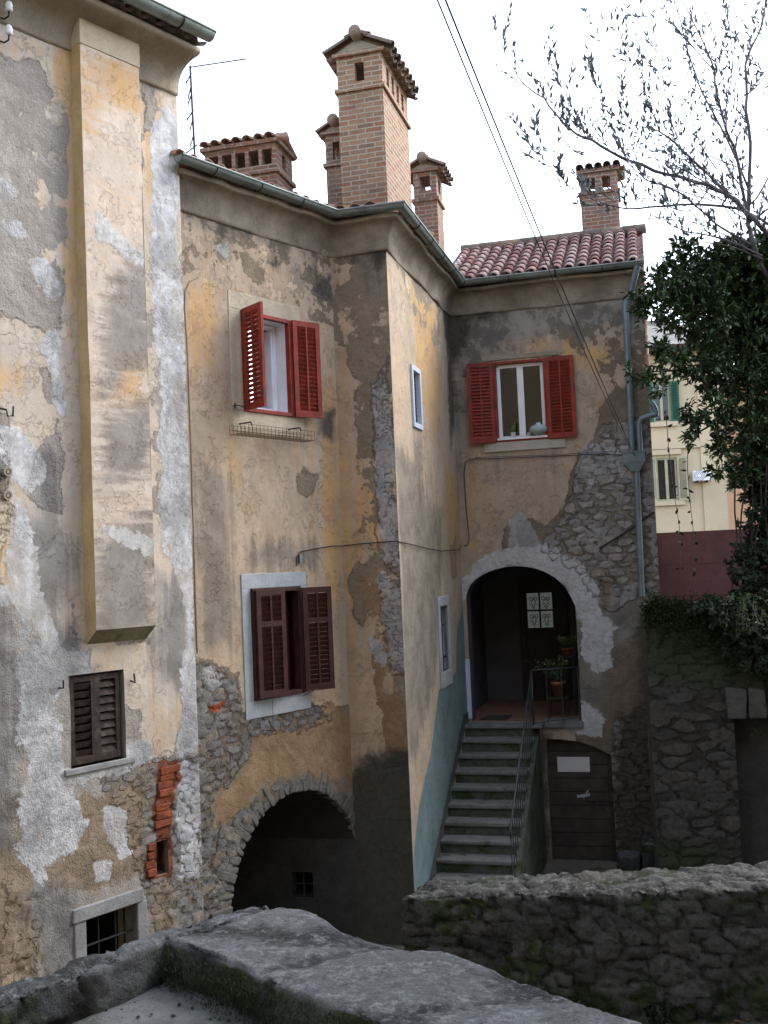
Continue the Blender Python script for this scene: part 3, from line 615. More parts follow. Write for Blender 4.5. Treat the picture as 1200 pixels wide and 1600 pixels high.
# eave: tile ends and gutter
zg=WA.shift(wco+.16).uv(340,60)[1]
Sx=WA.n*.93-np.array([0,0,.36]); 
tiles('roof_tiles',WA.p(uA0,vAl+.62,-.95),WA.d,Sx/np.linalg.norm(Sx),uA1-uA0+.05,1.48,MT['tile_dark'],A,pitch=.19,seed=4)
m=MB(); m.box(WA,uA0,uA1,vAl+.012,vAl+.06,-.5,wco-.02); m.build('eave_board',MT['shutter_dark'],A)
gA=sweep('gutter',[WA.p(uA0,0),WA.p(uA1+.03,0)],halfpipe(.085,wco+.17,zg),MT['gutter_light'],A); smoothlow(gA)
m=MB(); wc=wco+.17
for uu in np.arange(uA1-.4,uA0,-.8):
    P=[WA.p(uu,zg+.092*math.sin(a),wc+.092*math.cos(a)) for a in np.linspace(math.pi*.95,math.pi*2.05,12)]; m=MB(); m.tube([WA.p(uu,zg+.02,wc-.25)]+P,.009,5); m.build('gutter_bracket',MT['iron'],A)
m=MB(); P=[WA.p(uA1+.03,zg,wc)]+[WA.p(uA1+.03,zg+.085*math.sin(a),wc+.085*math.cos(a)) for a in np.linspace(math.pi,2*math.pi,13)]; m.add(P,[(0,i,i+1) for i in range(1,13)]); m.build('gutter_end',MT['gutter_light'],A)
# upper shuttered window
def dark_window(rr,name='window'):
    pass
wf=frame(WA,(rA1[0]-.0,rA1[1]+.0,rA1[2],rA1[3]),.03,-.16,-.07,MT['shutter_dark'],A,'window')
reveal(WA,rp(rA1),.25,'reveal',MT['stone_cornice'],wf); room(WA,rA1,1.,MT['dark_room'],wf,w0=-.25)
mid=(rA1[0]+rA1[1])/2
shutter(WA,rA1[0]+.015,rA1[2]+.02,rA1[3]-.02,mid-rA1[0]-.02,0,-1,MT['shutter_dark'],wf,style='dark',w0=-.045)
shutter(WA,rA1[1]-.035,rA1[2]+.02,rA1[3]-.02,mid-rA1[0]-.03,0,1,MT['shutter_dark'],wf,style='dark',w0=-.045)
m=MB(); m.box(WA,rA1[0]-.08,rA1[1]+.1,rA1[2]-.06,rA1[2],-.1,.022); m.build('sill',MT['stone_grey'],wf,bevel=.01)
m=MB(); m.tube([WA.p(rA1[0]-.12,rA1[3]-.1,0),WA.p(rA1[0]-.1,rA1[3]-.1,.05),WA.p(rA1[0]-.1,rA1[3]-.03,.05)],.009,5);m.build('shutter_hook',MT['iron'],wf);m=MB();m.tube([WA.p(rA1[1]+.08,rA1[3]-.12,0),WA.p(rA1[1]+.09,rA1[3]-.14,.06),WA.p(rA1[1]+.08,rA1[3]-.05,.06)],.009,5); m.build('shutter_hook',MT['iron'],wf)
# cellar window with stone lintel and bars
wf=frame(WA,rA2,.012,-.2,-.18,MT['iron'],A,'cellar_window')
reveal(WA,rp(rA2),.3,'reveal',MT['stone_cornice'],wf); room(WA,rA2,1.2,MT['dark_room'],wf,w0=-.3)
lt=WA.uv(107,1443); lt2=WA.uv(226,1393)
m=MB(); m.box(WA,rA2[0]-.15,rA2[1]+.07,rA2[3],rA2[3]+.13,-.1,.03); m.build('lintel',MT['stone_grey'],wf,bevel=.012)
m=MB(); m.box(WA,rA2[0]-.13,rA2[0],rA2[2],rA2[3]-.002,-.1,.015); m.box(WA,rA2[1],rA2[1]+.12,rA2[2],rA2[3]-.002,-.1,.018); m.build('jamb',MT['stone_grey'],wf,bevel=.012)
m=MB(); 
for k in(1,2): u=rA2[0]+(rA2[1]-rA2[0])*k/3; m.tube([WA.p(u,rA2[2],-.08),WA.p(u,rA2[3],-.08)],.009,6)
for k in(1,2,3): v=rA2[3]-.27*k; m.tube([WA.p(rA2[0],v,-.07),WA.p(rA2[1],v,-.07)],.011,6)
m.build('bars',MT['iron'],wf)
# small niche in the brick infill
wf=frame(WA,rA3,.02,-.12,-.06,MT['shutter_dark'],A,'niche_window')
reveal(WA,rp(rA3),.2,'reveal',MT['brick_old'],wf); room(WA,rA3,.5,MT['dark_room'],wf,w0=-.2,pad=.0)
# infill bricks, each course a little different
MT['brick_red']=plain('brick_red',(.25,.065,.03),.9,0,.45,9,.006,dirt=(.14,.075,.05))
m=MB()
for i,(y,xa,xb) in enumerate([(1188,247,277),(1199,248,279),(1210,248,270),(1222,245,268),(1234,247,267),(1246,249,268),(1258,243,262),(1270,242,266),(1283,241,266),(1296,243,266),(1318,230,241),(1332,229,240),(1346,228,241),(1360,229,243)]):
    a=WA.uv(xa,y);b=WA.uv(xb,y); m.obox(WA.p(a[0],a[1]-.075,-.05),WA.d*(b[0]-a[0]),WA.n*(.052+RNG.uniform(0,.03)),np.array([0,0,.068]),jit=.006)
m.build('brick_infill',MT['brick_red'],A,bevel=.008)
# ================= HOUSE B: the long house with the bay, one gutter =================
B=thing('old_house',(k1[0],k1[1],0),'ochre plastered house in the middle with red shutters, brick chimneys and an arched doorway','house')
MT['wallB']=wallmat('wallB',under=((.37,.30,.21),(.23,.185,.13)),coat=((.54,.415,.295),(.41,.335,.25),(.53,.335,.18)),grey=(.165,.155,.135),stone=((.25,.24,.225),(.165,.16,.15),(.28,.23,.17)),mortar=(.2,.16,.12),tan=(.36,.235,.13))
MT['wallR']=wallmat('wallR',under=((.33,.245,.155),(.25,.2,.145)),coat=((.49,.365,.25),(.38,.30,.21),(.50,.30,.155)),white=(.5,.47,.45),dark=(.030,.029,.028),stone=((.29,.265,.24),(.2,.185,.17),(.3,.24,.18)),mortar=(.25,.2,.145),grey=(.19,.17,.14),tan=(.34,.22,.12),moss=.3)
MT['wallC']=wallmat('wallC',under=((.40,.33,.24),(.32,.27,.2)),coat=((.55,.435,.32),(.42,.355,.275),(.55,.37,.22)),grey=(.175,.165,.14))
MT['wallD']=wallmat('wallD',under=((.28,.22,.155),(.2,.16,.12)),coat=((.47,.37,.275),(.37,.30,.23),(.47,.31,.19)),grey=(.19,.19,.18),white=(.50,.50,.49),tan=(.22,.16,.115),stone=((.37,.355,.34),(.25,.24,.225),(.36,.30,.24)),mortar=(.25,.215,.17),moss=.2,dark=(.062,.05,.04))
MT['surround_cream']=mat_stoneblock('surround_cream',(.45,.385,.29),.2,0,1.2,.6); uB0=uA1-.15; VT=EAVE-.02
rB1=rect(WB,375,484,457,652); rB2=rect(WB,390,920,472,1082)
archB=[(361,1415),(366,1370),(378,1330),(398,1290),(420,1262),(445,1243),(475,1234),(505,1238),(530,1255),(545,1278),(551,1300)]
aB_=smooth(WB.uvs(archB)); uleft=aB_[0][0]
holeB=[(uleft-.005,0)]+aB_+[(-.001,aB_[-1][1]-.05),(-.001,0)]
outB=[(uB0,0),(uleft-.005,0)]+aB_+[(0,aB_[-1][1]-.1),(0,VT),(uB0,VT)]
layB={'ochre':[[(500,600),(522,600),(530,760),(535,960),(505,940),(500,800)],[(288,440),(330,450),(330,560),(300,600)],[(360,700),(380,720),(385,800),(365,760)]],'coat':{'base':.6,'sub':[[(463,742),(470,735),(478,728),(484,740),(494,745),(490,775),(478,778),(465,770)],[(300,1026),(325,1033),(372,1056),(378,1112),(420,1108),(455,1098),(512,1092),(525,1105),(560,1100),(580,1500),(280,1500),(280,1026)]]},
 'stone':[[(300,1030),(330,1036),(372,1062),(378,1115),(440,1108),(515,1100),(520,1125),(470,1140),(400,1150),(385,1190),(335,1240),(335,1290),(360,1320),(352,1560),(280,1560),(280,1030)],[(330,1290),(380,1260),(430,1225),(490,1218),(545,1250),(545,1300),(360,1420)]],
 'tan':[[(400,1152),(450,1140),(500,1120),(560,1110),(560,1225),(500,1212),(440,1212),(400,1245),(350,1280),(340,1250),(390,1200)],[(500,1100),(540,1095),(545,1140),(510,1140)]],
 'grey':[[(305,700),(360,750),(372,900),(368,1020),(312,1015),(300,860)],[(390,840),(500,850),(500,890),(380,890)],[(285,310),(410,350),(520,395),(520,420),(400,380),(290,350)],[(470,880),(500,900),(500,850)]],
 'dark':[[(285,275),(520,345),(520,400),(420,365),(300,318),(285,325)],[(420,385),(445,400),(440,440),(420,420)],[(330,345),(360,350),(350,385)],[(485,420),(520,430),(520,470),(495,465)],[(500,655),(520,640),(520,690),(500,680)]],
 'mott':[[(270,290),(540,350),(530,530),(430,470),(350,445),(275,440)]],
 'white':[[(342,385),(355,378),(362,395),(350,410)],[(383,395),(400,398),(395,412)],[(320,1040),(350,1050),(340,1075),(318,1065)]],'teal':[],'red':[[(326,1104),(352,1096),(348,1107),(330,1114)]]}
make_wall('wall',WB,outB,[rp(rB1),rp(rB2)],layB,MT['wallB'],B,.028,.035,.22,.085,11)
# raised panel edge in the plaster of the front
m=MB(); e=[WB.p(*WB.uv(x,y),.004) for x,y in [(308,1020),(304,900),(298,700),(293,560),(288,480),(289,455),(296,440),(310,432)]]; m.tube(e,.008,5); m.build('plaster_edge',MT['stone_cornice'],B)
layR={'ochre':[[(515,640),(535,700),(560,860),(560,1000),(535,1060)],[(560,700),(590,760),(590,860),(560,820)]],'coat':{'base':.6,'sub':[[(528,540),(545,560),(552,600),(556,690),(560,735),(575,800),(560,830),(585,850),(600,900),(590,960),(600,1100),(605,1200),(660,1200),(640,800),(620,380),(570,390),(540,400),(528,450)],[(545,900),(560,880),(580,900),(570,990),(555,960)]]},
 'stone':[[(578,600),(606,560),(622,780),(628,900),(596,880),(588,760)],[(592,900),(632,900),(640,1060),(612,1050),(596,980)]],
 'tan':[[(560,900),(600,940),(610,1080),(640,1120),(640,1180),(545,1180),(545,1060),(570,1000)],[(515,560),(530,560),(560,740),(560,860),(530,860)]],
 'dark':[[(515,340),(625,330),(608,405),(590,430),(570,400),(520,405)],[(530,1230),(552,1195),(580,1178),(690,1150),(700,1600),(500,1600)]],
 'grey':[[(550,400),(600,400),(600,480),(570,470)],[(545,1185),(660,1180),(660,1500),(545,1500)]],
 'mott':[[(515,380),(610,380),(610,560),(520,520)],[(560,600),(640,600),(640,1100),(590,1100)]],'white':[[(580,1000),(600,1010),(600,1040),(585,1035)],[(583,610),(606,600),(612,700),(620,800),(627,890),(600,870),(590,780),(588,690)],[(598,900),(630,920),(636,1040),(618,1040),(600,970)]]}
make_wall('bay_wall',WR,[(0,0),(LR,0),(LR,VT),(0,VT)],[],layR,MT['wallR'],B,.028,.02,.1,.06,21)
rC1=rect(WC,642,575,657,667); rC2=rect(WC,685,948,701,1045)
layC={'ochre':[[(640,440),(680,480),(690,620),(680,700),(650,600)],[(690,700),(718,760),(722,900),(700,900),(694,800)]],'coat':{'base':.6,'sub':[[(645,430),(662,440),(660,500),(648,470)],[(702,860),(712,840),(714,900),(706,905)],[(690,470),(697,470),(700,520)]]},
 'grey':[[(643,672),(660,676),(662,740),(656,790),(648,760)],[(614,690),(655,720),(668,780),(690,800),(690,900),(682,1060),(650,1190),(636,1180),(625,900)],[(690,430),(720,480),(722,560),(700,560)]],
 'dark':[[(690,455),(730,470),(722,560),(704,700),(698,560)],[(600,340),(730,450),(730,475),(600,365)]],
 'teal':[[(727,928),(722,950),(714,985),(713,1052),(686,1078),(672,1180),(654,1260),(641,1390),(630,1600),(665,1600),(672,1372),(730,1122),(745,1120),(745,928)]],
 'mott':[[(605,380),(690,440),(690,560),(640,480)]],'white':[]}
make_wall('side_wall',WC,[(0,0),(LC,0),(LC,VT),(0,VT)],[rp(rC1),rp(rC2)],layC,MT['wallC'],B,.03,.03,.2,.12,31)
archD=[(731,1122),(728,1030),(726,935),(737,912),(756,897),(785,887),(816,885),(850,893),(880,914),(899,947),(904,1034),(907,1122)]
aD_=WD.uvs(archD); aD_=aD_[:2]+smooth(aD_[2:-2])+aD_[-2:]; zL=WD.uv(800,1127)[1]; aD_[0]=(aD_[1][0],zL); aD_[-1]=(aD_[-2][0],zL)
aD_=[(max(.06,u),v) for u,v in aD_]
doorp=WD.uvs([(853,1155),(875,1155),(905,1159),(930,1167),(955,1180)]); dz=WD.uv(900,1347)[1]
doorp=[(doorp[0][0],dz)]+doorp+[(doorp[-1][0],dz)]
rD1=rect(WD,770,567,858,686)
layD={'ochre':[[(725,730),(745,740),(750,860),(728,860)],[(860,520),(960,540),(960,600),(880,560)],[(740,530),(860,520),(860,545),(760,545)]],'coat':{'base':.6,'sub':[[(905,705),(925,690),(940,640),(960,600),(1060,600),(1080,1500),(905,1500),(905,1000),(780,880),(785,825),(805,797),(825,808),(852,826),(870,800),(890,760),(895,730)]]},
 'stone':[[(915,700),(945,660),(1060,640),(1060,930),(1000,925),(960,960),(930,930),(900,890),(840,862),(860,835),(885,800),(895,740)],[(955,1130),(1060,1080),(1060,1500),(955,1500)]],
 'tan':[[(960,980),(1020,990),(1025,1100),(960,1110),(955,1040)],[(930,915),(955,905),(950,945),(935,945)]],
 'white':[[(722,930),(745,895),(785,868),(830,860),(880,872),(915,905),(935,945),(925,960),(945,990),(935,1050),(912,1000),(898,950),(860,905),(820,890),(760,900),(735,930)],[(906,1100),(940,1110),(940,1150),(850,1140),(850,1120),(906,1120)],[(900,700),(925,690),(1000,700),(1000,760),(960,740),(920,760)],[(795,812),(810,800),(845,840),(850,860),(790,860)],[(935,395),(950,400),(940,430)]],
 'band':[[(716,945),(724,905),(745,876),(780,857),(820,851),(864,858),(900,876),(925,902),(938,935),(945,980),(935,1000),(918,975),(900,940),(880,914),(850,893),(816,885),(785,887),(756,897),(737,912),(728,935)],[(908,960),(925,950),(960,980),(955,1040),(930,1060),(910,1030)],[(907,1095),(938,1105),(940,1150),(870,1140),(850,1122),(906,1122)]],
 'grey':[[(770,712),(790,710),(786,760),(776,750)],[(850,706),(872,704),(868,770),(858,745)],[(905,960),(960,940),(1010,930),(1010,1000),(960,1010),(935,1120),(905,1110)],[(690,470),(1060,440),(1060,520),(960,510),(850,530),(760,570),(700,600)],[(700,560),(725,560),(728,740),(712,860)]],
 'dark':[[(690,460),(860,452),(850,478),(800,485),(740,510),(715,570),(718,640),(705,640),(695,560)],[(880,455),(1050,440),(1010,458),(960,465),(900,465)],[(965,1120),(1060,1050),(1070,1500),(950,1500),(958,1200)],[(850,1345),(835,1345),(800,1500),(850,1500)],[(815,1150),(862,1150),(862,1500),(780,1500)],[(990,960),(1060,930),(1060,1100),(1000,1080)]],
 'mott':[[(700,440),(1040,420),(1040,640),(900,560),(730,640)]]}
make_wall('front_wall',WD,[(0,0),(LD,0),(LD,VT),(0,VT)],[aD_,doorp,rp(rD1)],layD,MT['wallD'],B,.028,.04,.27,.115,41)
# right end and back of the house
m=MB(); e0=WD.p(LD,0);e1=WD.p(LD,0,-5.5)
m.add([WD.p(LD,0),WD.p(LD,0,-5.5),WD.p(LD,VT,-5.5),WD.p(LD,VT+1.1,-2.5),WD.p(LD,VT,0)],[(0,1,2,3,4)]); m.add([WD.p(LD,0,-5.5),WD.p(-4.5,0,-5.5),WD.p(-4.5,VT,-5.5),WD.p(LD,VT,-5.5)],[(0,1,2,3)])
a=WB.p(uB0,0); b=WB.p(uB0,0,-5.); m.add([a,b,(b[0],b[1],VT),(a[0],a[1],VT)],[(0,1,2,3)]); c=WD.p(-4.5,0,-5.5); m.add([b,c,(c[0],c[1],VT),(b[0],b[1],VT)],[(0,1,2,3)])
m.build('rear_wall',MT['plain_plaster'],B)
# attic floor that closes the walls at the eaves
m=MB(); P=[WB.p(uB0,VT-.02,-.01),(*k1,VT-.02),(*k2,VT-.02),(*k3,VT-.02),WD.p(LD,VT-.02,-.01),WD.p(LD,VT-.02,-5.5),WD.p(-4.5,VT-.02,-5.5),(b[0],b[1],VT-.02)]; m.add(P,[tuple(range(8))]); m.build('ceiling',MT['dark_room'],B)
# cornice and gutter run round all four fronts
line=[WB.p(uB0+.12,0),k1,k2,k3,WD.p(LD+.02,0)]
pr=[(.002,8.62),(.022,8.625),(.025,8.66)]+[(.025+.17*(1-math.cos(t)),8.67+.30*math.sin(t)) for t in np.linspace(.05,math.pi/2,8)]+[(.215,8.975),(.22,9.03),(0,9.035)]
sweep('cornice',line,pr,MT['cornice_soot_shade'],B,jit=.035,sub=2)
g=sweep('gutter',[WB.p(uB0+.02,0),k1,k2,k3,WD.p(LD+.0,0)],halfpipe(.07,.275,9.10),MT['gutter'],B); smoothlow(g)
sweep('fascia',line,[(.10,9.0),(.12,9.0),(.12,9.135),(.10,9.135)],MT['shutter_dark'],B)
m=MB()
for u in(0,LD):
  P=[WD.p(LD,9.10,.275)]+[WD.p(LD,9.10+.07*math.sin(t),.275+.07*math.cos(t)) for t in np.linspace(math.pi,2*math.pi,13)]
m.add(P,[(0,i,i+1) for i in range(1,13)]); m.build('gutter_end',MT['gutter'],B); m=MB(); P=[WB.p(uB0+.02,9.10+.07*math.sin(t),.275+.07*math.cos(t)) for t in np.linspace(math.pi,2*math.pi,13)]; m.add([WB.p(uB0+.02,9.1,.275)]+P,[(0,i+1,i) for i in range(1,13)]); m.build('gutter_end',MT['gutter'],B)
m=MB()
for W,us in((WB,np.arange(-.15,uB0,-.7)),(WC,np.arange(.5,LC,.75)),(WD,np.arange(.3,LD,.72))):
    for uu in us:
        m=MB(); m.tube([W.p(uu,9.10,.2)]+[W.p(uu,9.10+.076*math.sin(t),.275+.076*math.cos(t)) for t in np.linspace(math.pi,2.03*math.pi,10)],.006,5); m.build('gutter_bracket',MT['iron'],B)
# roofs
def rooftiles(W,u0,u1,slope,length,mat,seed,pitch=.2,name='roof',back=False):
    S=W.n-np.array([0,0,slope]); S=S/np.linalg.norm(S); lh=math.cos(math.atan(slope))*length
    tiles(name,W.p(u0,9.11+slope*(lh+.0),.21-lh),W.d,S,u1-u0,length,mat,B,pitch=pitch,seed=seed)
rooftiles(WB,uB0,-.05,.19,3.4,MT['tile_orange'],5); rooftiles(WR,-.1,LR-.02,.19,3.0,MT['tile_orange'],6); rooftiles(WC,.1,LC+.25,.19,3.2,MT['tile_orange'],7)
rooftiles(WD,-.12,LD+.06,.5,2.7,MT['tile_pink'],8,pitch=.196,name='tiled_roof')
S=-WD.n-np.array([0,0,.5]);S/=np.linalg.norm(S); tiles('tiled_roof',WD.p(-.12,9.11+.5*2.415,.21-2.415),WD.d,S,LD+.18,4.2,MT['tile_pink'],B,pitch=.196,seed=9)
rg=MB(); cl=[]
for k in range(9):
    u=-.12+k*.36; n0=len(rg.v); rg.tube([WD.p(u,9.11+.5*2.415+.03,.21-2.415),WD.p(u+.40,9.11+.5*2.415+.045,.21-2.415)],[.10,.085],12); cl+=[random.random()]*(len(rg.v)-n0)
rg.build('ridge_tiles',MT['tile_dark'],B,smooth=True,attrs={'cell':cl})
vg=MB(); vg.add([WD.p(LD+.07,9.08,.24),WD.p(LD+.07,9.1+1.5,-2.87),WD.p(LD+.07,9.1+1.56,-2.87),WD.p(LD+.07,9.16,.24)],[(0,1,2,3)]); 
# ---------- red window in the middle wall ----------
def stone_surround(W,r,wd,t,mat,parent,name,top=None,bot=None,w0=-.05):
    top=wd if top is None else top; bot=wd if bot is None else bot; m=MB(); u0,u1,v0,v1=r
    m.box(W,u0-wd,u0,v0,v1,w0,t); m.box(W,u1,u1+wd,v0,v1,w0,t); m.box(W,u0-wd,u1+wd,v1,v1+top,w0,t+.001); m.box(W,u0-wd,u1+wd,v0-bot,v0,w0,t+.001); return m.build(name,mat,parent,bevel=.006)
wf=frame(WB,rB1,.045,-.03,.035,MT['shutter_red'],B,'window',low=.045)
stone_surround(WB,rB1,.19,.009,MT['surround_cream'],wf,'surround',top=.2,bot=.24)
reveal(WB,rp((rB1[0]+.045,rB1[1]-.045,rB1[2]+.045,rB1[3]-.045)),.32,'reveal',MT['frame_white'],wf,face=-.03)
ri=(rB1[0]+.05,rB1[1]-.05,rB1[2]+.05,rB1[3]-.05)
frame(WB,ri,.055,-.24,-.18,MT['frame_white'],wf,'sash',mull=0); room(WB,rB1,2.2,MT['room_grey'],wf,w0=-.325,pad=.6)
pane(WB,(ri[0]+.05,ri[0]+.33,ri[2]+.05,ri[3]-.05),-.22,wf)
# inner sash standing open towards the room
m=MB(); m.obox(WB.p(ri[1]-.08,ri[2]+.06,-.19),-WB.n*.3-WB.d*.05,WB.d*.035,[0,0,ri[3]-ri[2]-.12]); m.build('sash_leaf',MT['frame_white'],wf,bevel=.004)
wS=(rB1[1]-rB1[0])/2-.01
shutter(WB,rB1[0]+.0,rB1[2]+.0,rB1[3]+.0,wS,103,-1,MT['shutter_red'],wf,w0=.05,hr=.55); shutter(WB,rB1[1]+.0,rB1[2]+.0,rB1[3],wS,168,1,MT['shutter_red'],wf,w0=.05)
m=MB(); m.tube([WB.p(rB1[0]-.19,rB1[2]+.04,.02),WB.p(rB1[0]-.15,rB1[2]+.05,.06),WB.p(rB1[0]+.0,rB1[2]+.03,.06)],.006,5);m.tube([WB.p(rB1[0]-.18,rB1[2]+.01,.05),WB.p(rB1[0]-.18,rB1[2]+.07,.05)],.009,5); m.build('shutter_hook',MT['iron'],wf)
# ---------- brown window below ----------
wf=frame(WB,rB2,.05,-.06,.05,MT['shutter_brown'],B,'window')
stone_surround(WB,rB2,.135,.012,MT['stone_painted'],wf,'surround',top=.17,bot=.2)
reveal(WB,rp(rB2),.25,'reveal',MT['shutter_brown'],wf,face=-.05)
ri=(rB2[0]+.05,rB2[1]-.05,rB2[2]+.05,rB2[3]-.05); frame(WB,ri,.06,-.2,-.13,MT['shutter_brown'],wf,'sash',mull=1); pane(WB,ri,-.165,wf); room(WB,rB2,1.5,MT['room_grey'],wf,w0=-.25,pad=.4)
wS=(rB2[1]-rB2[0])/2-.02
shutter(WB,rB2[0]+.02,rB2[2]+.02,rB2[3]-.02,wS+.03,8,-1,MT['shutter_brown'],wf,style='brown',w0=.07); shutter(WB,rB2[1]-.01,rB2[2]+.02,rB2[3]-.02,wS,158,1,MT['shutter_brown'],wf,style='brown',w0=.07)
m=MB(); m.tube([WB.p(rB2[1]-.05,rB2[2]-.03,.06),WB.p(rB2[1]+.1,rB2[2]+.04,.16)],.006,5); m.build('shutter_stay',MT['rail'],wf); m=MB(); m.tube([WB.p(rB2[0]+.25,rB2[2]-.0,.05),WB.p(rB2[0]+.25,rB2[2]-.3,.05)],.003,4); m.build('shutter_stay',MT['rail'],wf)
# ---------- side wall windows ----------
wf=frame(WC,(rC1[0]-.05,rC1[1]+.05,rC1[2]-.05,rC1[3]+.05),.07,-.05,.03,MT['frame_blue'],B,'small_window')
reveal(WC,rp(rC1),.3,'reveal',MT['frame_blue'],wf); room(WC,rC1,.8,MT['dark_room'],wf,w0=-.3,pad=.05)
m=MB(); r=rC1
for k in range(1,14): v=r[2]+(r[3]-r[2])*k/14; m.obox(WC.p(r[0],v,-.06),WC.d*(r[1]-r[0]),WC.n*.03+np.array([0,0,-.02]),[0,0,.006])
m.build('louvres',MT['shutter_brown'],wf)
wf=stone_surround(WC,rC2,.13,.03,MT['stone_painted'],B,'barred_window',top=.14,bot=.22)
reveal(WC,rp(rC2),.28,'reveal',MT['stone_painted'],wf); room(WC,rC2,.8,MT['room_grey'],wf,w0=-.28,pad=.05)
m=MB(); 
for k in(1,2,3): u=rC2[0]+(rC2[1]-rC2[0])*k/4; m.tube([WC.p(u,rC2[2]-.02,-.05),WC.p(u,rC2[3],-.05)],.01,6)
for f_ in(.2,.7): v=rC2[2]+(rC2[3]-rC2[2])*f_; m.tube([WC.p(rC2[0],v,-.04),WC.p(rC2[1],v,-.04)],.012,6)
m.build('bars',MT['iron'],wf)
# ---------- window over the arch ----------
wf=frame(WD,rD1,.04,-.04,.03,MT['shutter_red'],B,'window')
reveal(WD,rp(rD1),.28,'reveal',MT['frame_white'],wf,face=-.03); room(WD,rD1,2.5,MT['dark_room'],wf,w0=-.28,pad=.5)
ri=(rD1[0]+.04,rD1[1]-.04,rD1[2]+.04,rD1[3]-.04)
frame(WD,ri,.055,-.12,-.05,MT['frame_white'],wf,'sash',mull=1); pane(WD,ri,-.09,wf)
m=MB(); m.box(WD,ri[0],ri[1],ri[2]-.01,ri[2]+.02,-.1,.0); m.build('inner_sill',MT['frame_white'],wf)
wS=(rD1[1]-rD1[0])/2
shutter(WD,rD1[0]-.0,rD1[2]-.0,rD1[3]-.0,wS+.0,172,-1,MT['shutter_red'],wf,w0=.05); shutter(WD,rD1[1]+.0,rD1[2],rD1[3],wS+.03,176,1,MT['shutter_red'],wf,w0=.05)
m=MB(); a=WD.uv(752,563);b=WD.uv(870,549); m.box(WD,a[0],b[0],rD1[3]+.03,b[1]+.02,-.05,.02); m.build('lintel',MT['stone_cornice'],wf,bevel=.012)
m=MB(); a=WD.uv(757,708);b=WD.uv(884,685); m.box(WD,a[0],b[0],a[1],rD1[2]-.0,-.05,.035); m.build('sill',MT['stone_white'],wf,bevel=.012)
m=MB(); m.tube([WD.p(rD1[0]-.42,rD1[2]+.45,.09),WD.p(rD1[0]-.36,rD1[2]+.5,.1),WD.p(rD1[0]-.3,rD1[2]+.52,.09)],.008,5); m.build('shutter_hook',MT['iron'],wf)
# ---------- arched doorway and passage ----------
DW=2.6; wf=MB(); 
n=len(aD_); inn=[(u+(.0),v) for u,v in aD_]
vs=[WD.p(u,v,.0) for u,v in inn]+[WD.p(u,v,-.38) for u,v in inn]; wf.add(vs,[(i,i+1,n+i+1,n+i) for i in range(n-1)]); doorway=wf.build('doorway',MT['plaster_int'],B)
m=MB(); u0,u1=aD_[0][0]-.15,aD_[-1][0]+.5; vt=max(v for u,v in aD_)+.1
m.add([WD.p(u,v,w_) for w_ in(-.375,-DW) for u,v in((u0,zL),(u1,zL),(u1,vt),(u0,vt))],[(4,5,6,7),(1,2,6,5),(2,3,7,6),(3,0,4,7)]); m.build('passage_wall',MT['plaster_int'],doorway)
m=MB(); m.box(WD,u0,u1,zL-.3,zL-.004,-DW,-.15); m.build('floor',MT['floor_tile'],doorway)
m=MB(); m.box(WD,aD_[0][0]-.07,aD_[0][0]+.005,zL+.05,aD_[1][1]+.0,-.02,.035); m.build('jamb_strip',MT['frame_blue'],doorway,bevel=.006)
# door at the end with a scrolled iron light
WE=WD.shift(-DW+.05); ed=rect(WE,818,908,884,1080); ed=(WE.uv(812,950)[0],WE.uv(886,950)[0],zL,WE.uv(850,905)[1])
m=MB(); gw=rect(WE,823,927,865,980)
m.box(WE,ed[0],gw[0],ed[2],ed[3],0,.05); m.box(WE,gw[1],ed[1],ed[2],ed[3],0,.05); m.box(WE,gw[0],gw[1],gw[3],ed[3],0,.049); m.box(WE,gw[0],gw[1],ed[2],gw[2],0,.049); cu=(gw[0]+gw[1])/2; cv=(gw[2]+gw[3])/2
m.box(WE,cu-.015,cu+.015,gw[2],gw[3],.02,.06); m.box(WE,gw[0],gw[1],cv-.015,cv+.015,.02,.061)
dr=m.build('door',MT['door_dark'],doorway,bevel=.004)
MT['frosted_glow']=plain('frosted_glow',(.24,.27,.265),.35,0,.3,7,0); MT['frosted_glow'].node_tree.nodes['Principled BSDF'].inputs['Emission Color'].default_value=(.75,.9,.88,1); MT['frosted_glow'].node_tree.nodes['Principled BSDF'].inputs['Emission Strength'].default_value=.02  # glass gives off a faint added glow, though it is no lamp
m=MB(); m.box(WE,gw[0],gw[1],gw[2],gw[3],.01,.018); m.build('glazing',MT['frosted_glow'],doorway)
m=MB()
for qu in(0,1):
    for qv in(0,1):
        a0=(gw[0]+.02 if qu==0 else cu+.02); a1=(cu-.02 if qu==0 else gw[1]-.02); b0_=(gw[2]+.02 if qv==0 else cv+.02); b1_=(cv-.02 if qv==0 else gw[3]-.02); cx=(a0+a1)/2
        for sg in(-1,1):
            P=[]
            for t in np.linspace(0,1,26):
                an=-math.pi/2+t*2.6*math.pi; rr=(a1-a0)*.23*(1-.62*t); P.append(WE.p(cx+sg*((a1-a0)*.24+rr*math.cos(an)*-1),b0_+(b1_-b0_)*.68+rr*math.sin(an),.03))
            m.tube([WE.p(cx,b0_,.03),WE.p(cx+sg*.02,b0_+(b1_-b0_)*.3,.03)]+P,.006,4)
            P=[WE.p(cx+sg*((a1-a0)*.22+(a1-a0)*.15*math.cos(q)),b0_+(b1_-b0_)*.25+(a1-a0)*.15*math.sin(q),.03) for q in np.linspace(0,5,14)]; m.tube(P,.006,4)
m.build('scrollwork',MT['iron'],doorway)
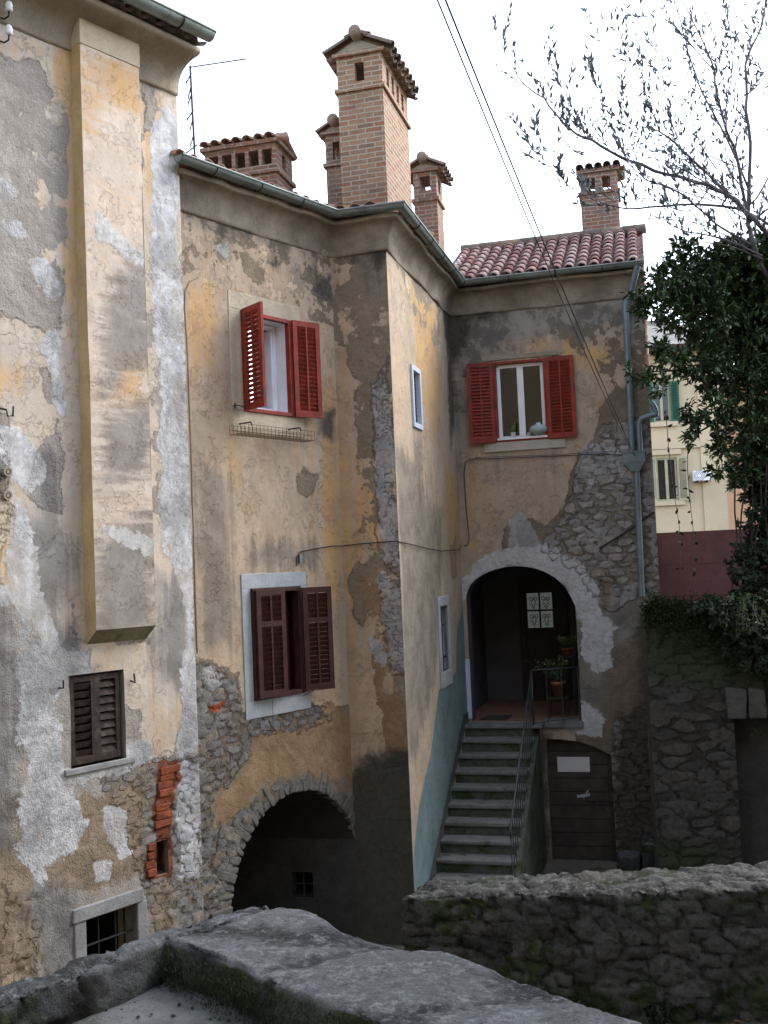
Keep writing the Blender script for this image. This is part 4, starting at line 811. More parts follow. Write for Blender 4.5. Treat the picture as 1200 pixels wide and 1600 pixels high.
m=MB(); m.box(WE,ed[0]+.04,ed[0]+.06,zL+.95,zL+1.15,.05,.06); m.tube([WE.p(ed[0]+.05,zL+1.05,.06),WE.p(ed[0]+.05,zL+1.05,.1),WE.p(ed[0]+.15,zL+1.05,.1)],.008,6); m.build('handle',MT['rail'],doorway)
# sill slab of the landing under the right half of the arch
a=WD.uv(845,1120); m=MB(); m.box(WD,a[0],aD_[-1][0]+.02,zL-.10,zL,-.35,.06); m.build('landing_sill',MT['stone_step'],doorway,bevel=.012)
# ---------- brown plank door below ----------
WF=WD.shift(-.16); m=MB(); du0,du1=doorp[0][0],doorp[-1][0]; 
def archv(u):
    ps=doorp[1:-1]
    for (a,va),(b_,vb_) in zip(ps[:-1],ps[1:]):
        if a<=u<=b_: return va+(vb_-va)*(u-a)/(b_-a)
    return ps[0][1] if u<ps[0][0] else ps[-1][1]
H0=max(v for u,v in doorp); npl=9; ph=(H0-dz)/npl; rngp=np.random.default_rng(5)
for i in range(npl):
    z0=dz+i*ph+.006; z1=dz+(i+1)*ph-.004; th=.03+rngp.uniform(0,.006)
    us=np.linspace(du0-.05,du1+.05,7)
    for a,b_ in zip(us[:-1],us[1:]):
        m.hexa([WF.p(a,z0,0),WF.p(b_,z0,0),WF.p(b_,z0,th),WF.p(a,z0,th),WF.p(a,z1,0),WF.p(b_,z1,0),WF.p(b_,z1,th),WF.p(a,z1,th)]) if False else None
    m.box(WF,du0-.05,du1+.05,z0,z1,0,th)
cd=m.build('plank_door',MT['door_brown'],B,bevel=.006)
reveal(WD,doorp,.2,'reveal',MT['stone_cornice'],cd); room(WD,(du0,du1,dz,H0),.8,MT['dark_room'],cd,w0=-.2,pad=.05)
m=MB(); m.box(WF,du1-.07,du1,dz,archv(du1-.03)+.0,0,.07);  m.build('door_frame',MT['shutter_dark'],cd,bevel=.005)
m=MB(); c=WF.uv(928,1252); m.box(WF,c[0]-.02,c[0]+.02,c[1]-.1,c[1]+.03,.03,.045); m.tube([WF.p(c[0]-.14,c[1]+.02,.055),WF.p(c[0]+.25,c[1]+.02,.055)],.01,6); m.build('latch',MT['iron'],cd)
m=MB(); c=WF.uv(912,1245); m.obox(WF.p(c[0]-.1,c[1]-.01,.042),WF.d*.2+np.array([0,0,.03]),[0,0,.045],WF.n*.004); m.obox(WF.p(c[0]+.0,c[1]-.03,.044),WF.d*.08+np.array([0,0,.12]),[0,0,.04],WF.n*.004); m.build('paint_smear',MT['stone_painted'],cd)
m=MB(); m.box(WD,du0-.02,du1+.1,dz-.12,dz,-.2,.12); m.build('threshold',MT['stone_step'],cd,bevel=.012)
# ---------- cellar passage behind the big arch ----------
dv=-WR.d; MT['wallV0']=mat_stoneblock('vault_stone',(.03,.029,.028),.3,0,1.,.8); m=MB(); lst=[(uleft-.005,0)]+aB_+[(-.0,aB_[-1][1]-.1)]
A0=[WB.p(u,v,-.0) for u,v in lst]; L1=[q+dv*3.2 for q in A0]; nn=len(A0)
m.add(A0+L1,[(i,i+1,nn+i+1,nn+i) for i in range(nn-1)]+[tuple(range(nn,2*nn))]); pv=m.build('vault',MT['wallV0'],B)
WRi=Wall(k1[0]+dv[0]*3.,k1[1]+dv[1]*3.,math.atan2(WR.d[0],WR.d[1]))
layV={'coat':{'base':-.6},'dark':[],'grey':{'base':.5}}
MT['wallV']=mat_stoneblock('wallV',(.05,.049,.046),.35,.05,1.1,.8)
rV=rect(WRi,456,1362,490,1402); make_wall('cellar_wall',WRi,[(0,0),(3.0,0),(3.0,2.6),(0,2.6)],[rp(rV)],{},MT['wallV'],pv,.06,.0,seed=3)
wv=frame(WRi,rV,.02,-.1,-.06,MT['iron'],pv,'grille',mull=0)
m=MB(); cu=(rV[0]+rV[1])/2
m.tube([WRi.p(cu,rV[2],-.05),WRi.p(cu,rV[3],-.05)],.009,6)
m.tube([WRi.p(rV[0],(rV[2]+rV[3])/2,-.045),WRi.p(rV[1],(rV[2]+rV[3])/2,-.045)],.009,6); m.build('grille_bars',MT['rail'],pv); room(WRi,rV,.6,MT['dark_room'],pv,w0=-.02,pad=.0)
# arch stones
m=MB(); pts=np.array(aB_); seg=np.hypot(*(pts[1:]-pts[:-1]).T); tot=seg.sum(); cum=np.r_[0,np.cumsum(seg)]
s=0; rg=np.random.default_rng(12); acen=np.array([(aB_[0][0]+0)/2,aB_[0][1]])
while s<tot-.04:
    l=rg.uniform(.055,.12); e=min(s+l,tot)
    def at(t):
        i=min(len(seg)-1,int(np.searchsorted(cum,t)-1)) if t>0 else 0; f=(t-cum[i])/seg[i]; return pts[i]*(1-f)+pts[i+1]*f
    p0,p1=at(s+.006),at(e-.008); t_=(p1-p0)/np.hypot(*(p1-p0)); nr=np.array([-t_[1],t_[0]]);  ln=rg.uniform(.12,.30); q=rg.uniform(.0,.032); sp=1.06
    a_=p0-nr*rg.uniform(0,.03); b_=p1-nr*rg.uniform(0,.03); c_=(p0+p1)/2+(p1-p0)/2*sp+nr*ln+nr*rg.uniform(-.03,.03); d_=(p0+p1)/2-(p1-p0)/2*sp+nr*ln
    if b_[0]>-.02: break
    tl=nr*0+t_*rg.uniform(-.06,.06); c_=c_+tl; d_=d_+tl; m.hexa([WB.p(*a_,-.14),WB.p(*b_,-.14),WB.p(*c_,-.14),WB.p(*d_,-.14),WB.p(*a_,q),WB.p(*b_,q),WB.p(*c_,q-.02),WB.p(*d_,q-.02)]); s=e
for k in range(9):   # jamb stones at the left foot
    z1=aB_[0][1]-k*.17; z0=z1-.155; 
    if z0<0: break
    m.hexa([WB.p(uleft-rg.uniform(.22,.4),z0,-.1),WB.p(uleft+rg.uniform(-.01,.03),z0,-.1),WB.p(uleft+rg.uniform(-.01,.03),z0,rg.uniform(.02,.06)),WB.p(uleft-.3,z0,.03),WB.p(uleft-.3,z1,-.1),WB.p(uleft+.01,z1,-.1),WB.p(uleft+rg.uniform(-.01,.03),z1,rg.uniform(.02,.06)),WB.p(uleft-.3,z1,.03)])
MT['voussoir']=mat_stoneblock('voussoir',(.16,.152,.135),.45,.05,1.6,1.6)
vo=m.build('arch_stones',MT['voussoir'],B,bevel=.016)
# ---------- downpipes ----------
WDp=WD.shift(.11); m=MB(); f=lambda x,y,o=0.: WD.p(*WD.shift(.11+o).uv(x,y),.11+o)
top=WD.p(LD-.06,9.05,.275)
m.tube([top,WD.p(LD-.08,8.98,.27),f(985,458),f(977,475),f(978,500)],.05,12); m.tube([f(978,490),f(988,712)],.05,12)
m.tube([f(994,722),f(1003,932),],.047,12)
dp=m.build('downpipe',MT['pipe'],B,smooth=True); smoothlow(dp)
m=MB(); a=WD.uv(973,709); b_=WD.uv(1008,722); c=WD.uv(990,738)
m.hexa([WD.p(a[0],b_[1],.03),WD.p(b_[0],b_[1],.03),WD.p(b_[0],b_[1],.19),WD.p(a[0],b_[1],.19),WD.p(a[0],a[1],.03),WD.p(b_[0],a[1],.03),WD.p(b_[0],a[1],.19),WD.p(a[0],a[1],.19)])
m.hexa([WD.p(c[0]-.03,c[1],.05),WD.p(c[0]+.09,c[1],.05),WD.p(c[0]+.09,c[1],.17),WD.p(c[0]-.03,c[1],.17),WD.p(a[0],b_[1],.03),WD.p(b_[0],b_[1],.03),WD.p(b_[0],b_[1],.19),WD.p(a[0],b_[1],.19)])
m.box(WD,a[0]-.015,b_[0]+.015,a[1]-.01,a[1]+.01,.03,.205); m.build('hopper',MT['pipe'],dp,bevel=.004)
m=MB(); m.tube([f(1001,712),f(998,662),f(1002,654),f(1015,650),f(1026,648),f(1024,640),f(1019,630)],.042,12); o=m.build('overflow_pipe',MT['pipe'],dp); smoothlow(o,50)
m=MB()
for x,y in((979,520),(985,650),(996,760),(1001,880)): p=f(x,y); m=MB(); m.tube([p-[0,0,.012],p+[0,0,.012]],.057,12); m.tube([p,p-WD.n*.12],.01,5); m.build('pipe_clip',MT['gutter'],dp)
# old iron tie bar
m=MB(); m.tube([WD.p(*WD.uv(937,857),.05),WD.p(*WD.uv(990,824),.07),WD.p(*WD.uv(1022,800),.03)],.014,6); m.build('tie_bar',MT['iron'],B)
# ---------- chimneys ----------
def fr_at(px,py,Y,az_): P=at_y(px,py,Y); return Wall(P[0],P[1],az_)
azR=math.atan2(WR.d[0],WR.d[1]); azD=math.atan2(WD.d[0],WD.d[1])
def hz(W,px,py): return W.uv(px,py)[1]
W=fr_at(535,320,13.75,azR); wd=W.uv(606,318)[0]
ch=chimney(B,W,wd,1.42,9.0,[hz(W,535,144)-.02],hz(W,570,125),hz(W,570,96),hz(W,540,90),1,4,MT['brick_pale'],openw=.13,label='tallest brick chimney, with a gabled tile cap and five flue slots in view')
gable_cap(ch,W,wd,1.42,hz(W,540,86),.17,.14,MT['tile_dark'],'w',.2,11)
# rubble flashing at its foot
m=MB(); rg=np.random.default_rng(3)
for i in range(12):
    u=rg.uniform(-.05,wd+.1); m.obox(W.p(u,9.16+rg.uniform(0,.08)+(.07 if u<.3 else 0),.02+rg.uniform(0,.06)),W.d*rg.uniform(.1,.2)+np.array([0,0,rg.uniform(-.03,.03)]),W.n*.12,[0,0,.03])
m.build('loose_tiles',MT['tile_orange'],ch,attrs={'cell':rg.random(len(m.v))})
m=MB(); m.box(W,.02,wd*.62,9.08,9.24,.0,.05); m.build('mortar_patch',MT['stone_painted'],ch,bevel=.02)
W=fr_at(512,320,15.1,azR); wd=W.uv(545,310)[0]
ch=chimney(B,W,wd,.9,9.0,[hz(W,512,262)],hz(W,520,250),hz(W,520,222),hz(W,512,212),1,2,MT['brick_old'],label='narrow brick chimney half hidden behind the tallest one')
gable_cap(ch,W,wd,.9,hz(W,512,209),.1,.1,MT['tile_dark'],'w',.16,21)
W=fr_at(650,380,17.0,azD); W.o=W.o; wd=W.uv(686,380)[0]
ch=chimney(B,W,wd,.5,9.0,[hz(W,655,316)],hz(W,660,298),hz(W,660,276),hz(W,655,270),1,1,MT['brick_old'],pier=.1,openw=.17,label='small brick chimney right of the tallest one, open through its top')
gable_cap(ch,W,wd,.5,hz(W,655,266),.11,.14,MT['tile_dark'],'w',.17,31)
W=fr_at(322,300,13.6,azR); wd=W.uv(433,300)[0]
ch=chimney(B,W,wd,.62,9.0,[hz(W,380,276)],hz(W,380,262),hz(W,380,238),hz(W,380,230),5,1,MT['brick_old'],openw=.135,label='low wide brick chimney with a row of five flue holes under orange tiles')
gable_cap(ch,W,wd,.62,hz(W,380,228),.10,.06,MT['tile_orange'],'u',.15,41)
W=fr_at(910,362,18.6,azD); wd=W.uv(969,362)[0]
ch=chimney(B,W,wd,.6,9.4,[hz(W,940,302)],hz(W,940,300),hz(W,940,276),hz(W,940,268),2,2,MT['brick_old'],openw=.14,label='brick chimney on the pink tiled roof behind the bare branches')
gable_cap(ch,W,wd,.6,hz(W,940,265),.05,.07,MT['tile_dark'],'u',.16,51)
# ================= STAIRCASE =================
st=thing('staircase',WC.p(1.5,0,.5),'straight flight of grey stone steps with an iron railing, climbing to the arched doorway','staircase')
NS=12; RISE=zL/12.06; TR=.285; U0=3.48; SW=1.06
def rough_slab(m,W,u0,u1,v0,v1,w0,w1,jit=.006):
    m.hexa([q+RNG.uniform(-jit,jit,3) for q in [W.p(u0,v0,w0),W.p(u1,v0,w0),W.p(u1,v0,w1),W.p(u0,v0,w1),W.p(u0,v1,w0),W.p(u1,v1,w0),W.p(u1,v1,w1),W.p(u0,v1,w1)]])
m=MB(); rs=MB()
for k in range(NS):
    z=zL-k*RISE; u=U0-k*TR; ub=(LC-.02 if k==0 else u+TR+.03); wr=SW+(.0 if k else .12)
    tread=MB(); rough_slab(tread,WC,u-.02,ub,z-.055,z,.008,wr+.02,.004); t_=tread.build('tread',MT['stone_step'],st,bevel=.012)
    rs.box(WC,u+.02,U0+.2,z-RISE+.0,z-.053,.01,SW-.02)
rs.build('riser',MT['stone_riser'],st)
# sloping dark skirting on the wall side and stringer on the open side
MT['skirt']=mat_stoneblock('skirt',(.085,.085,.085),.3,0,1.2,.4)
m=MB(); a0=(U0-.02,zL+.02);a1=(U0-11*TR-.1,zL-11*RISE-.1)
m.add([WC.p(a0[0],a0[1]+.14,.012),WC.p(a1[0],a1[1]+.14,.012),WC.p(a1[0],a1[1]-.1,.012),WC.p(a0[0],a0[1]-.1,.012),WC.p(a0[0]+.36,a0[1]+.14,.012),WC.p(a0[0]+.36,a0[1]-.1,.012)],[(0,1,2,3),(4,0,3,5)]); m.build('skirting',MT['skirt'],st)
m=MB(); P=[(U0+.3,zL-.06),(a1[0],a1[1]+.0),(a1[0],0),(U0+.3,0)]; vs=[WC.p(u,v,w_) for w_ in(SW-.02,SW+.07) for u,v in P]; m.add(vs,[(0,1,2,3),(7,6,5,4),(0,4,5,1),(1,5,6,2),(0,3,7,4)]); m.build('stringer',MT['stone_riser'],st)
def stz(u): return zL-(U0-u)/TR*RISE
m=MB(); wr=SW+.02; ut=U0+.02; ub=U0-9.2*TR; hb=.82
top=[WC.p(ut,zL+hb,wr),WC.p(ub,stz(ub)+hb-.1,wr)]
m.tube([top[0],top[1],top[1]+np.array([0,0,-.12])-WC.d*.02],.013,8)
endr=WD.p(aD_[-1][0]-.0,zL+hb,-.02); m.tube([top[0],endr],.013,8); m.build('handrail',MT['rail'],st,smooth=True)
for k in range(15):
    u=ut-(ut-ub)*(k/14.)*1.0; f_=k/14.
    z1=zL+hb+(top[1][2]-zL-hb)*f_
    b_=MB(); b_.tube([WC.p(u,stz(u)-.05,wr),WC.p(u,z1,wr)],.0075,6); b_.build('baluster',MT['rail'],st)
for f_ in(.3,.62,.97):
    q=top[0]*(1-f_)+endr*f_; b_=MB(); b_.tube([(q[0],q[1],zL),q],.009,6); b_.build('baluster',MT['rail'],st)
m=MB(); m.tube([top[0],(top[0][0],top[0][1],zL-.05)],.016,8); m.build('newel_post',MT['rail'],st,smooth=True)
m=MB(); m.tube([(top[0]*.97+endr*.03)*[1,1,0]+[0,0,zL+.03],endr*[1,1,0]+[0,0,zL+.05]],.008,6); m.build('bottom_rail',MT['rail'],st)

# ================= ROUGH MASONRY BLOCKS =================
def rough_block(name,poly,z0,z1,step,mat,amp=.03,cw=.35,ch=.2,seed=1,jit=.0,parent=None,topamp=.03,stonetop=True,rnd=.03,fine=.012):
    poly=[np.array(q,float) for q in poly]; area=sum(a[0]*b[1]-b[0]*a[1] for a,b in zip(poly,poly[1:]+poly[:1]))
    if area<0: poly=poly[::-1]
    ring=[];arc=[];s=0
    for i in range(len(poly)):
        a=poly[i];b=poly[(i+1)%len(poly)]; L=np.hypot(*(b-a)); m=max(1,int(L/step))
        for j in range(m): ring.append(a+(b-a)*j/m); arc.append(s+L*j/m)
        s+=L
    ring=np.array(ring); pr=np.array([(q[0],q[1]) for q in poly]); lo=pr.min(0);hi=pr.max(0)
    if jit:
        nx=vnoise(np.c_[ring,np.zeros(len(ring))],5,seed,4);ny=vnoise(np.c_[ring,np.ones(len(ring))],5,seed+1,4); ring=ring+np.c_[nx,ny]*jit
    g=np.mgrid[lo[0]:hi[0]:step,lo[1]:hi[1]:step].reshape(2,-1).T; g=g[sdf(g,ring)>step*.6]
    pts=[Vector(q) for q in ring]+[Vector(q) for q in g]; nr=len(ring)
    r=delaunay_2d_cdt(pts,[(i,(i+1)%nr) for i in range(nr)],[],1,1e-7)
    mp={}
    for i,o in enumerate(r[3]):
        for q in o: mp[q]=i
    T=np.array([(q.x,q.y) for q in r[0]]); Ft=[f for f in r[2] if len(f)==3]
    nz=max(1,int((z1-z0)/step)); V=[(x,y,z1) for x,y in T]; uvs=[(x*.6,y*.5) for x,y in T]; top=[1.]*len(T)
    idx=[[mp[i] for i in range(nr)]]
    for k in range(1,nz+1):
        row=[]
        for i in range(nr): row.append(len(V)); V.append((ring[i][0],ring[i][1],z1+(z0-z1)*k/nz)); uvs.append((arc[i],z1+(z0-z1)*k/nz)); top.append(0.)
        idx.append(row)
    F3=[tuple(f) for f in Ft]
    for k in range(nz):
        for i in range(nr):
            a,b=idx[k][i],idx[k][(i+1)%nr];c,d=idx[k+1][(i+1)%nr],idx[k+1][i]; F3+=[(a,d,c),(a,c,b)]
    V=np.array(V);F3=np.array(F3);uvs=np.array(uvs);top=np.array(top)
    # soft upper arris
    for i in range(nr): uvs[idx[0][i]]=(arc[i],z1)
    nrm=np.cross(V[F3[:,1]]-V[F3[:,0]],V[F3[:,2]]-V[F3[:,0]]); vn=np.zeros_like(V)
    for j in range(3): np.add.at(vn,F3[:,j],nrm)
    vn/=np.linalg.norm(vn,axis=1)[:,None]+1e-9
    jn,cid=stones(uvs,cw,ch,seed)
    d=amp*(np.clip(jn*3,0,1)**.6-.5)*(1 if stonetop else (1-top)) + topamp*vnoise(V,3.2,seed,5)+.0*V[:,0]+fine*vnoise(V,11,seed+2,4)-(fine*1.6)*np.clip(1-np.abs(vnoise(V,4.5,seed+7,3))*9,0,1)*(fine>.013)
    edge=np.zeros(len(V)); edge[idx[0]]=1; d-=edge*rnd
    V=V+vn*d[:,None]
    return quick(name,V,F3,mat,parent,True,{'joint':np.clip(jn,0,1),'cell':cid,'top':top})
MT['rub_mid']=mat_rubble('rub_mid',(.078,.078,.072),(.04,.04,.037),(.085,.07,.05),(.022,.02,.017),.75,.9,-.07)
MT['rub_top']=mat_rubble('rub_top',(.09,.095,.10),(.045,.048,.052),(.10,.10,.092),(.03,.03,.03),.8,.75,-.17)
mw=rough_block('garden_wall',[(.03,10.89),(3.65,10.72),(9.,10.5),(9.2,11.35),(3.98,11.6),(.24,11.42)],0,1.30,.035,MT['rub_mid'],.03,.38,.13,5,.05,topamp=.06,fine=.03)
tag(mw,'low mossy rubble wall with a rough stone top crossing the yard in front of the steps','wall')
pa=rough_block('parapet',[(-.85,3.95),(-.03,3.12),(.9,2.18),(1.42,2.35),(.98,2.78),(.69,3.06),(.42,3.36),(.1,3.72),(.02,3.76),(-.27,4.06),(-.3,4.12),(-.46,4.28)],-.2,3.30,.017,MT['rub_top'],.006,.5,.3,9,.035,topamp=.016,stonetop=True,rnd=.012) if False else None
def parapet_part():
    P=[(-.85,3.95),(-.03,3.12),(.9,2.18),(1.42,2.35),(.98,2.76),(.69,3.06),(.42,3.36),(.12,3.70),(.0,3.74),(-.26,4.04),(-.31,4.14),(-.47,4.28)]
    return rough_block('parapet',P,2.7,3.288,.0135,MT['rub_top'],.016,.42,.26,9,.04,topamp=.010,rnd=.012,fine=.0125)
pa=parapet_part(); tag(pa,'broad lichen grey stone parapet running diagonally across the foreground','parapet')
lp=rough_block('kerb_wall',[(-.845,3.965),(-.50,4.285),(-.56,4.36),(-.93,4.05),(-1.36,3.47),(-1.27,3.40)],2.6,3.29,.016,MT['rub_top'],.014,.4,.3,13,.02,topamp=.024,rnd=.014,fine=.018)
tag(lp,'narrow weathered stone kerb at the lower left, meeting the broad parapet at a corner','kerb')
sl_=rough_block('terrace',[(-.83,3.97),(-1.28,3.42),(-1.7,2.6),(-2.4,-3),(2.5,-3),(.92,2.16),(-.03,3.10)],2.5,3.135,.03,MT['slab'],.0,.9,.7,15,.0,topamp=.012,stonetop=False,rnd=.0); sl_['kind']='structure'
sub=MB(); sub.add([(-1.27,3.42,2.7),(-.55,4.33,2.7),(1.4,2.35,2.7),(3,-3,2.7),(-2.4,-3,2.7)]+[(-1.27,3.42,0),(-.55,4.33,0),(1.4,2.35,0),(3,-3,0),(-2.4,-3,0)],[(0,5,6,1),(1,6,7,2),(2,7,8,3),(3,8,9,4),(4,9,5,0)]); so_=sub.build('terrace_base',MT['plaster_dark']); so_['kind']='structure'

# ================= IVY WALL AND THE RAISED GARDEN AT THE RIGHT =================
P0=at_y(1018,1150,14.7); WI=Wall(P0[0],P0[1],R(98)); zi=WI.uv(1010,945)[1]
MT['wallI']=mat_rubble('wallI',(.115,.108,.095),(.062,.06,.053),(.16,.13,.09),(.025,.022,.018),.8)
MT['wallI2']=wallmat('wallI2',stone=((.085,.084,.078),(.045,.044,.04),(.095,.078,.058)),mortar=(.045,.04,.033),grey=(.1,.1,.09),moss=.8)
hI=rect(WI,1146,1118,1290,1360); hI=(hI[0],hI[1],-.0,WI.uv(1160,1118)[1])
I=thing('ivy_wall',WI.p(0,0,0),'dark rubble retaining wall at the right edge with a walled-up doorway and moss along its top','wall')
layI={'stone':{'base':.6},'coat':{'base':-.6},'dark':[[(990,900),(1300,900),(1300,1075),(1100,1085),(1020,1070),(990,1050)],[(1000,1300),(1140,1320),(1140,1400),(1000,1400)]],'mott':[]}
make_wall('wall',WI,[(0,0),(5.5,0),(5.5,zi),(0,zi)],[rp(hI)],layI,MT['wallI2'],I,.03,.045,.4,.13,61)
wallbox(WI,0,5.5,0,zi,.5,'end_wall',MT['plaster_dark'],I,w0=.0,top=True)
reveal(WI,rp(hI),.35,'reveal',MT['plaster_dark'],I)
m=MB(); m.box(WI,hI[0]-.05,hI[1]+.05,hI[2],hI[3]+.05,-.4,-.32); m.build('blocked_doorway',MT['wallV'],I)
m=MB()
for k,(xa,xb) in enumerate([(1136,1163),(1170,1199),(1205,1240),(1243,1285)]):
    a=WI.uv(xa,1118);b=WI.uv(xb,1072); m.obox(WI.p(a[0],a[1]-RNG.uniform(0,.04),-.1),WI.d*(b[0]-a[0]-.03),WI.n*(.2+RNG.uniform(0,.05)),[0,0,b[1]-a[1]],jit=.04)
m.build('lintel_stones',mat_stoneblock('lintel_stone',(.10,.10,.092),.45,.3,1.6,1.6),I,bevel=.03)
gd=rough_block('garden_ground',[(WI.p(0,0,-.45)[0],WI.p(0,0,-.45)[1]),(WI.p(5.5,0,-.45)[0],WI.p(5.5,0,-.45)[1]),(40,14),(40,60),(4.0,60),(4.3,22),(4.25,16.3)],0,zi-.25,.9,MT['earth'],0,seed=3,topamp=.02,rnd=0); gd['kind']='structure'
sb1=WD.uv(965,1338); 
def block(name,W,x0,y0,x1,y1,w0,w1,label,seed):
    a=W.uv(x0,y0);b=W.uv(x1,y1); P=[W.p(a[0],0,w0),W.p(b[0],0,w0),W.p(b[0],0,w1),W.p(a[0],0,w1)]
    o=rough_block(name,[(q[0],q[1]) for q in P],max(0,0),a[1],.03,MT['rub_top'],.0,.5,.4,seed,.02,topamp=.02,rnd=.02); tag(o,label,'stone block'); return o
block('stone_block',WD.shift(.3),964,1336,1001,1360,-.28,.1,'squared stone block lying at the foot of the wall right beside the brown plank door',3)
block('stone_block',WD.shift(.5),1002,1314,1026,1345,-.45,.1,'taller stone block wedged in the corner between the house and the dark ivy wall',4)

# red-brown board fence
Pf=at_y(1026,835,17.6); WFn=Wall(Pf[0]-.15,Pf[1],R(99)); zf=WFn.uv(1060,831)[1]
MT['fence']=plain('fence',(.155,.078,.086),.8,0,.14,6,.001,dirt=(.13,.075,.08))
fe=thing('board_fence',WFn.p(0,zi-.25,0),'red brown fence of wide horizontal boards standing above the ivy wall','fence')
for k in range(5):
    b_=MB(); h_=(zf-zi+.25)/5; b_.box(WFn,0,4.2,zi-.25+k*h_-.012,zi-.25+(k+1)*h_-.003,.004*(k%2),.022+.008*(k%2)); b_.build('board',MT['fence'],fe,bevel=.003)
for u in(.1,1.6,3.2): b_=MB(); b_.box(WFn,u,u+.08,zi-.25,zf-.03,-.09,-.002); b_.build('post',MT['fence'],fe)
# ================= FAR HOUSE =================
Ph=at_y(1000,830,38.); WHs=Wall(Ph[0]-2.2,Ph[1],R(96)); 
MT['far_wall']=plain('far_wall',(.50,.40,.27),.9,0,.1,.5,0,dirt=(.42,.34,.24)); MT['far_side']=plain('far_side',(.50,.33,.22),.9,0,.08,.6,0)
MT['far_roof']=plain('far_roof',(.20,.19,.17),.9,0,.25,3,.01); MT['green']=plain('green_shutter',(.02,.095,.06),.6,0,.15,4,0); MT['shutter_beige']=plain('shutter_beige',(.36,.33,.22),.7,0,.15,4,0)
H=thing('far_house',WHs.p(0,zi,0),'pale cream house seen beyond the trees, with green shutters upstairs and beige ones below','house')
ue=WHs.uv(1128,700)[0]; ze=WHs.uv(1060,543)[1]
w1=rect(WHs,1018,598,1049,659); w2=rect(WHs,1024,716,1061,782)
make_wall('wall',WHs,[(0,1.),(ue,1.),(ue,ze),(0,ze)],[rp(w1),rp(w2)],{},MT['far_wall'],H,.5,0,seed=2,fade=False)
m=MB(); m.add([WHs.p(ue,1.),WHs.p(ue,1.,-9),WHs.p(ue,ze,-9),WHs.p(ue,ze)],[(0,1,2,3)]);m.add([WHs.p(0,1.),WHs.p(0,1.,-9),WHs.p(0,ze,-9),WHs.p(0,ze)],[(3,2,1,0)]);m.add([WHs.p(0,1.,-9),WHs.p(ue,1.,-9),WHs.p(ue,ze,-9),WHs.p(0,ze,-9)],[(3,2,1,0)]); m.build('side_wall',MT['far_side'],H)
m=MB(); m.box(WHs,ue-.75,ue+.06,1,ze-.02,-.02,.07); m.build('pilaster',MT['far_wall'],H); m=MB(); zs=WHs.uv(1050,697)[1]; m.box(WHs,-.1,ue-.75,zs-.1,zs+.1,-.02,.12); m.build('string_course',MT['far_wall'],H)
m=MB(); o_=.7; zr=ze+2.2; m.add([WHs.p(-o_,ze,o_),WHs.p(ue+o_,ze,o_),WHs.p(ue+o_,ze,-9-o_),WHs.p(-o_,ze,-9-o_),WHs.p(3,zr,-4.5),WHs.p(ue-3.2,zr,-4.5)],[(0,1,5,4),(1,2,5),(2,3,4,5),(3,0,4),(3,2,1,0)]); m.build('roof',MT['far_roof'],H)
m=MB(); m.box(WHs,-o_,ue+o_,ze-.16,ze-.01,.0,o_); m.build('eave',MT['shutter_brown'],H)
for r,mt,lb in((w1,MT['green'],'green window'),(w2,MT['shutter_beige'],'window')):
    wf=frame(WHs,r,.07,-.12,-.05,MT['shutter_beige'],H,'window',mull=1); pane(WHs,r,-.1,wf); room(WHs,r,1.5,MT['room_grey'],wf,w0=-.15,pad=0)
    m=MB(); m.box(WHs,r[0]-.2,r[1]+.2,r[2]-.16,r[2],-.02,.14); m.build('sill',MT['far_wall'],wf)
    if r is w2: m=MB(); m.box(WHs,r[0]-.15,r[1]+.15,r[3]+.1,r[3]+.28,-.02,.12); m.build('hood',MT['far_wall'],wf); m=MB(); m.box(WHs,r[0]+.08,r[1]-.08,r[2]+.08,r[3]-.08,-.14,-.13); m.build('curtain',MT['frame_white'],wf)
    w_=(r[1]-r[0])/2
    for s_,hu in((-1,r[0]),(1,r[1])): shutter(WHs,hu,r[2],r[3],w_,172 if mt is MT['green'] else 150,s_,mt,wf,w0=.06,th=.04,style='far')
c=WHs.uv(1081,753);d=WHs.uv(1107,736); wx=c[0]
ac=thing('air_conditioner',WHs.p(c[0],c[1],.1),'white air conditioner box fixed to the cream wall of the far house','air conditioner')
m=MB(); m.box(WHs,c[0],d[0],c[1],d[1],.1,.45); m.build('casing',MT['frame_white'],ac,bevel=.02)
m=MB(); cc=WHs.p(c[0]+.32*(d[0]-c[0]),(c[1]+d[1])/2,.452); 
for rr in(.08,.13,.18): m.tube([cc+WHs.d*rr*math.cos(t)+np.array([0,0,rr*math.sin(t)]) for t in np.linspace(0,6.283,20)],.008,4)
m.build('fan_grille',MT['rail'],ac); m=MB(); m.box(WHs,c[0]+.1,c[0]+.15,c[1]-.05,c[1],0.02,.4);m.box(WHs,d[0]-.15,d[0]-.1,c[1]-.05,c[1],0.02,.4); m.build('bracket',MT['iron'],ac)
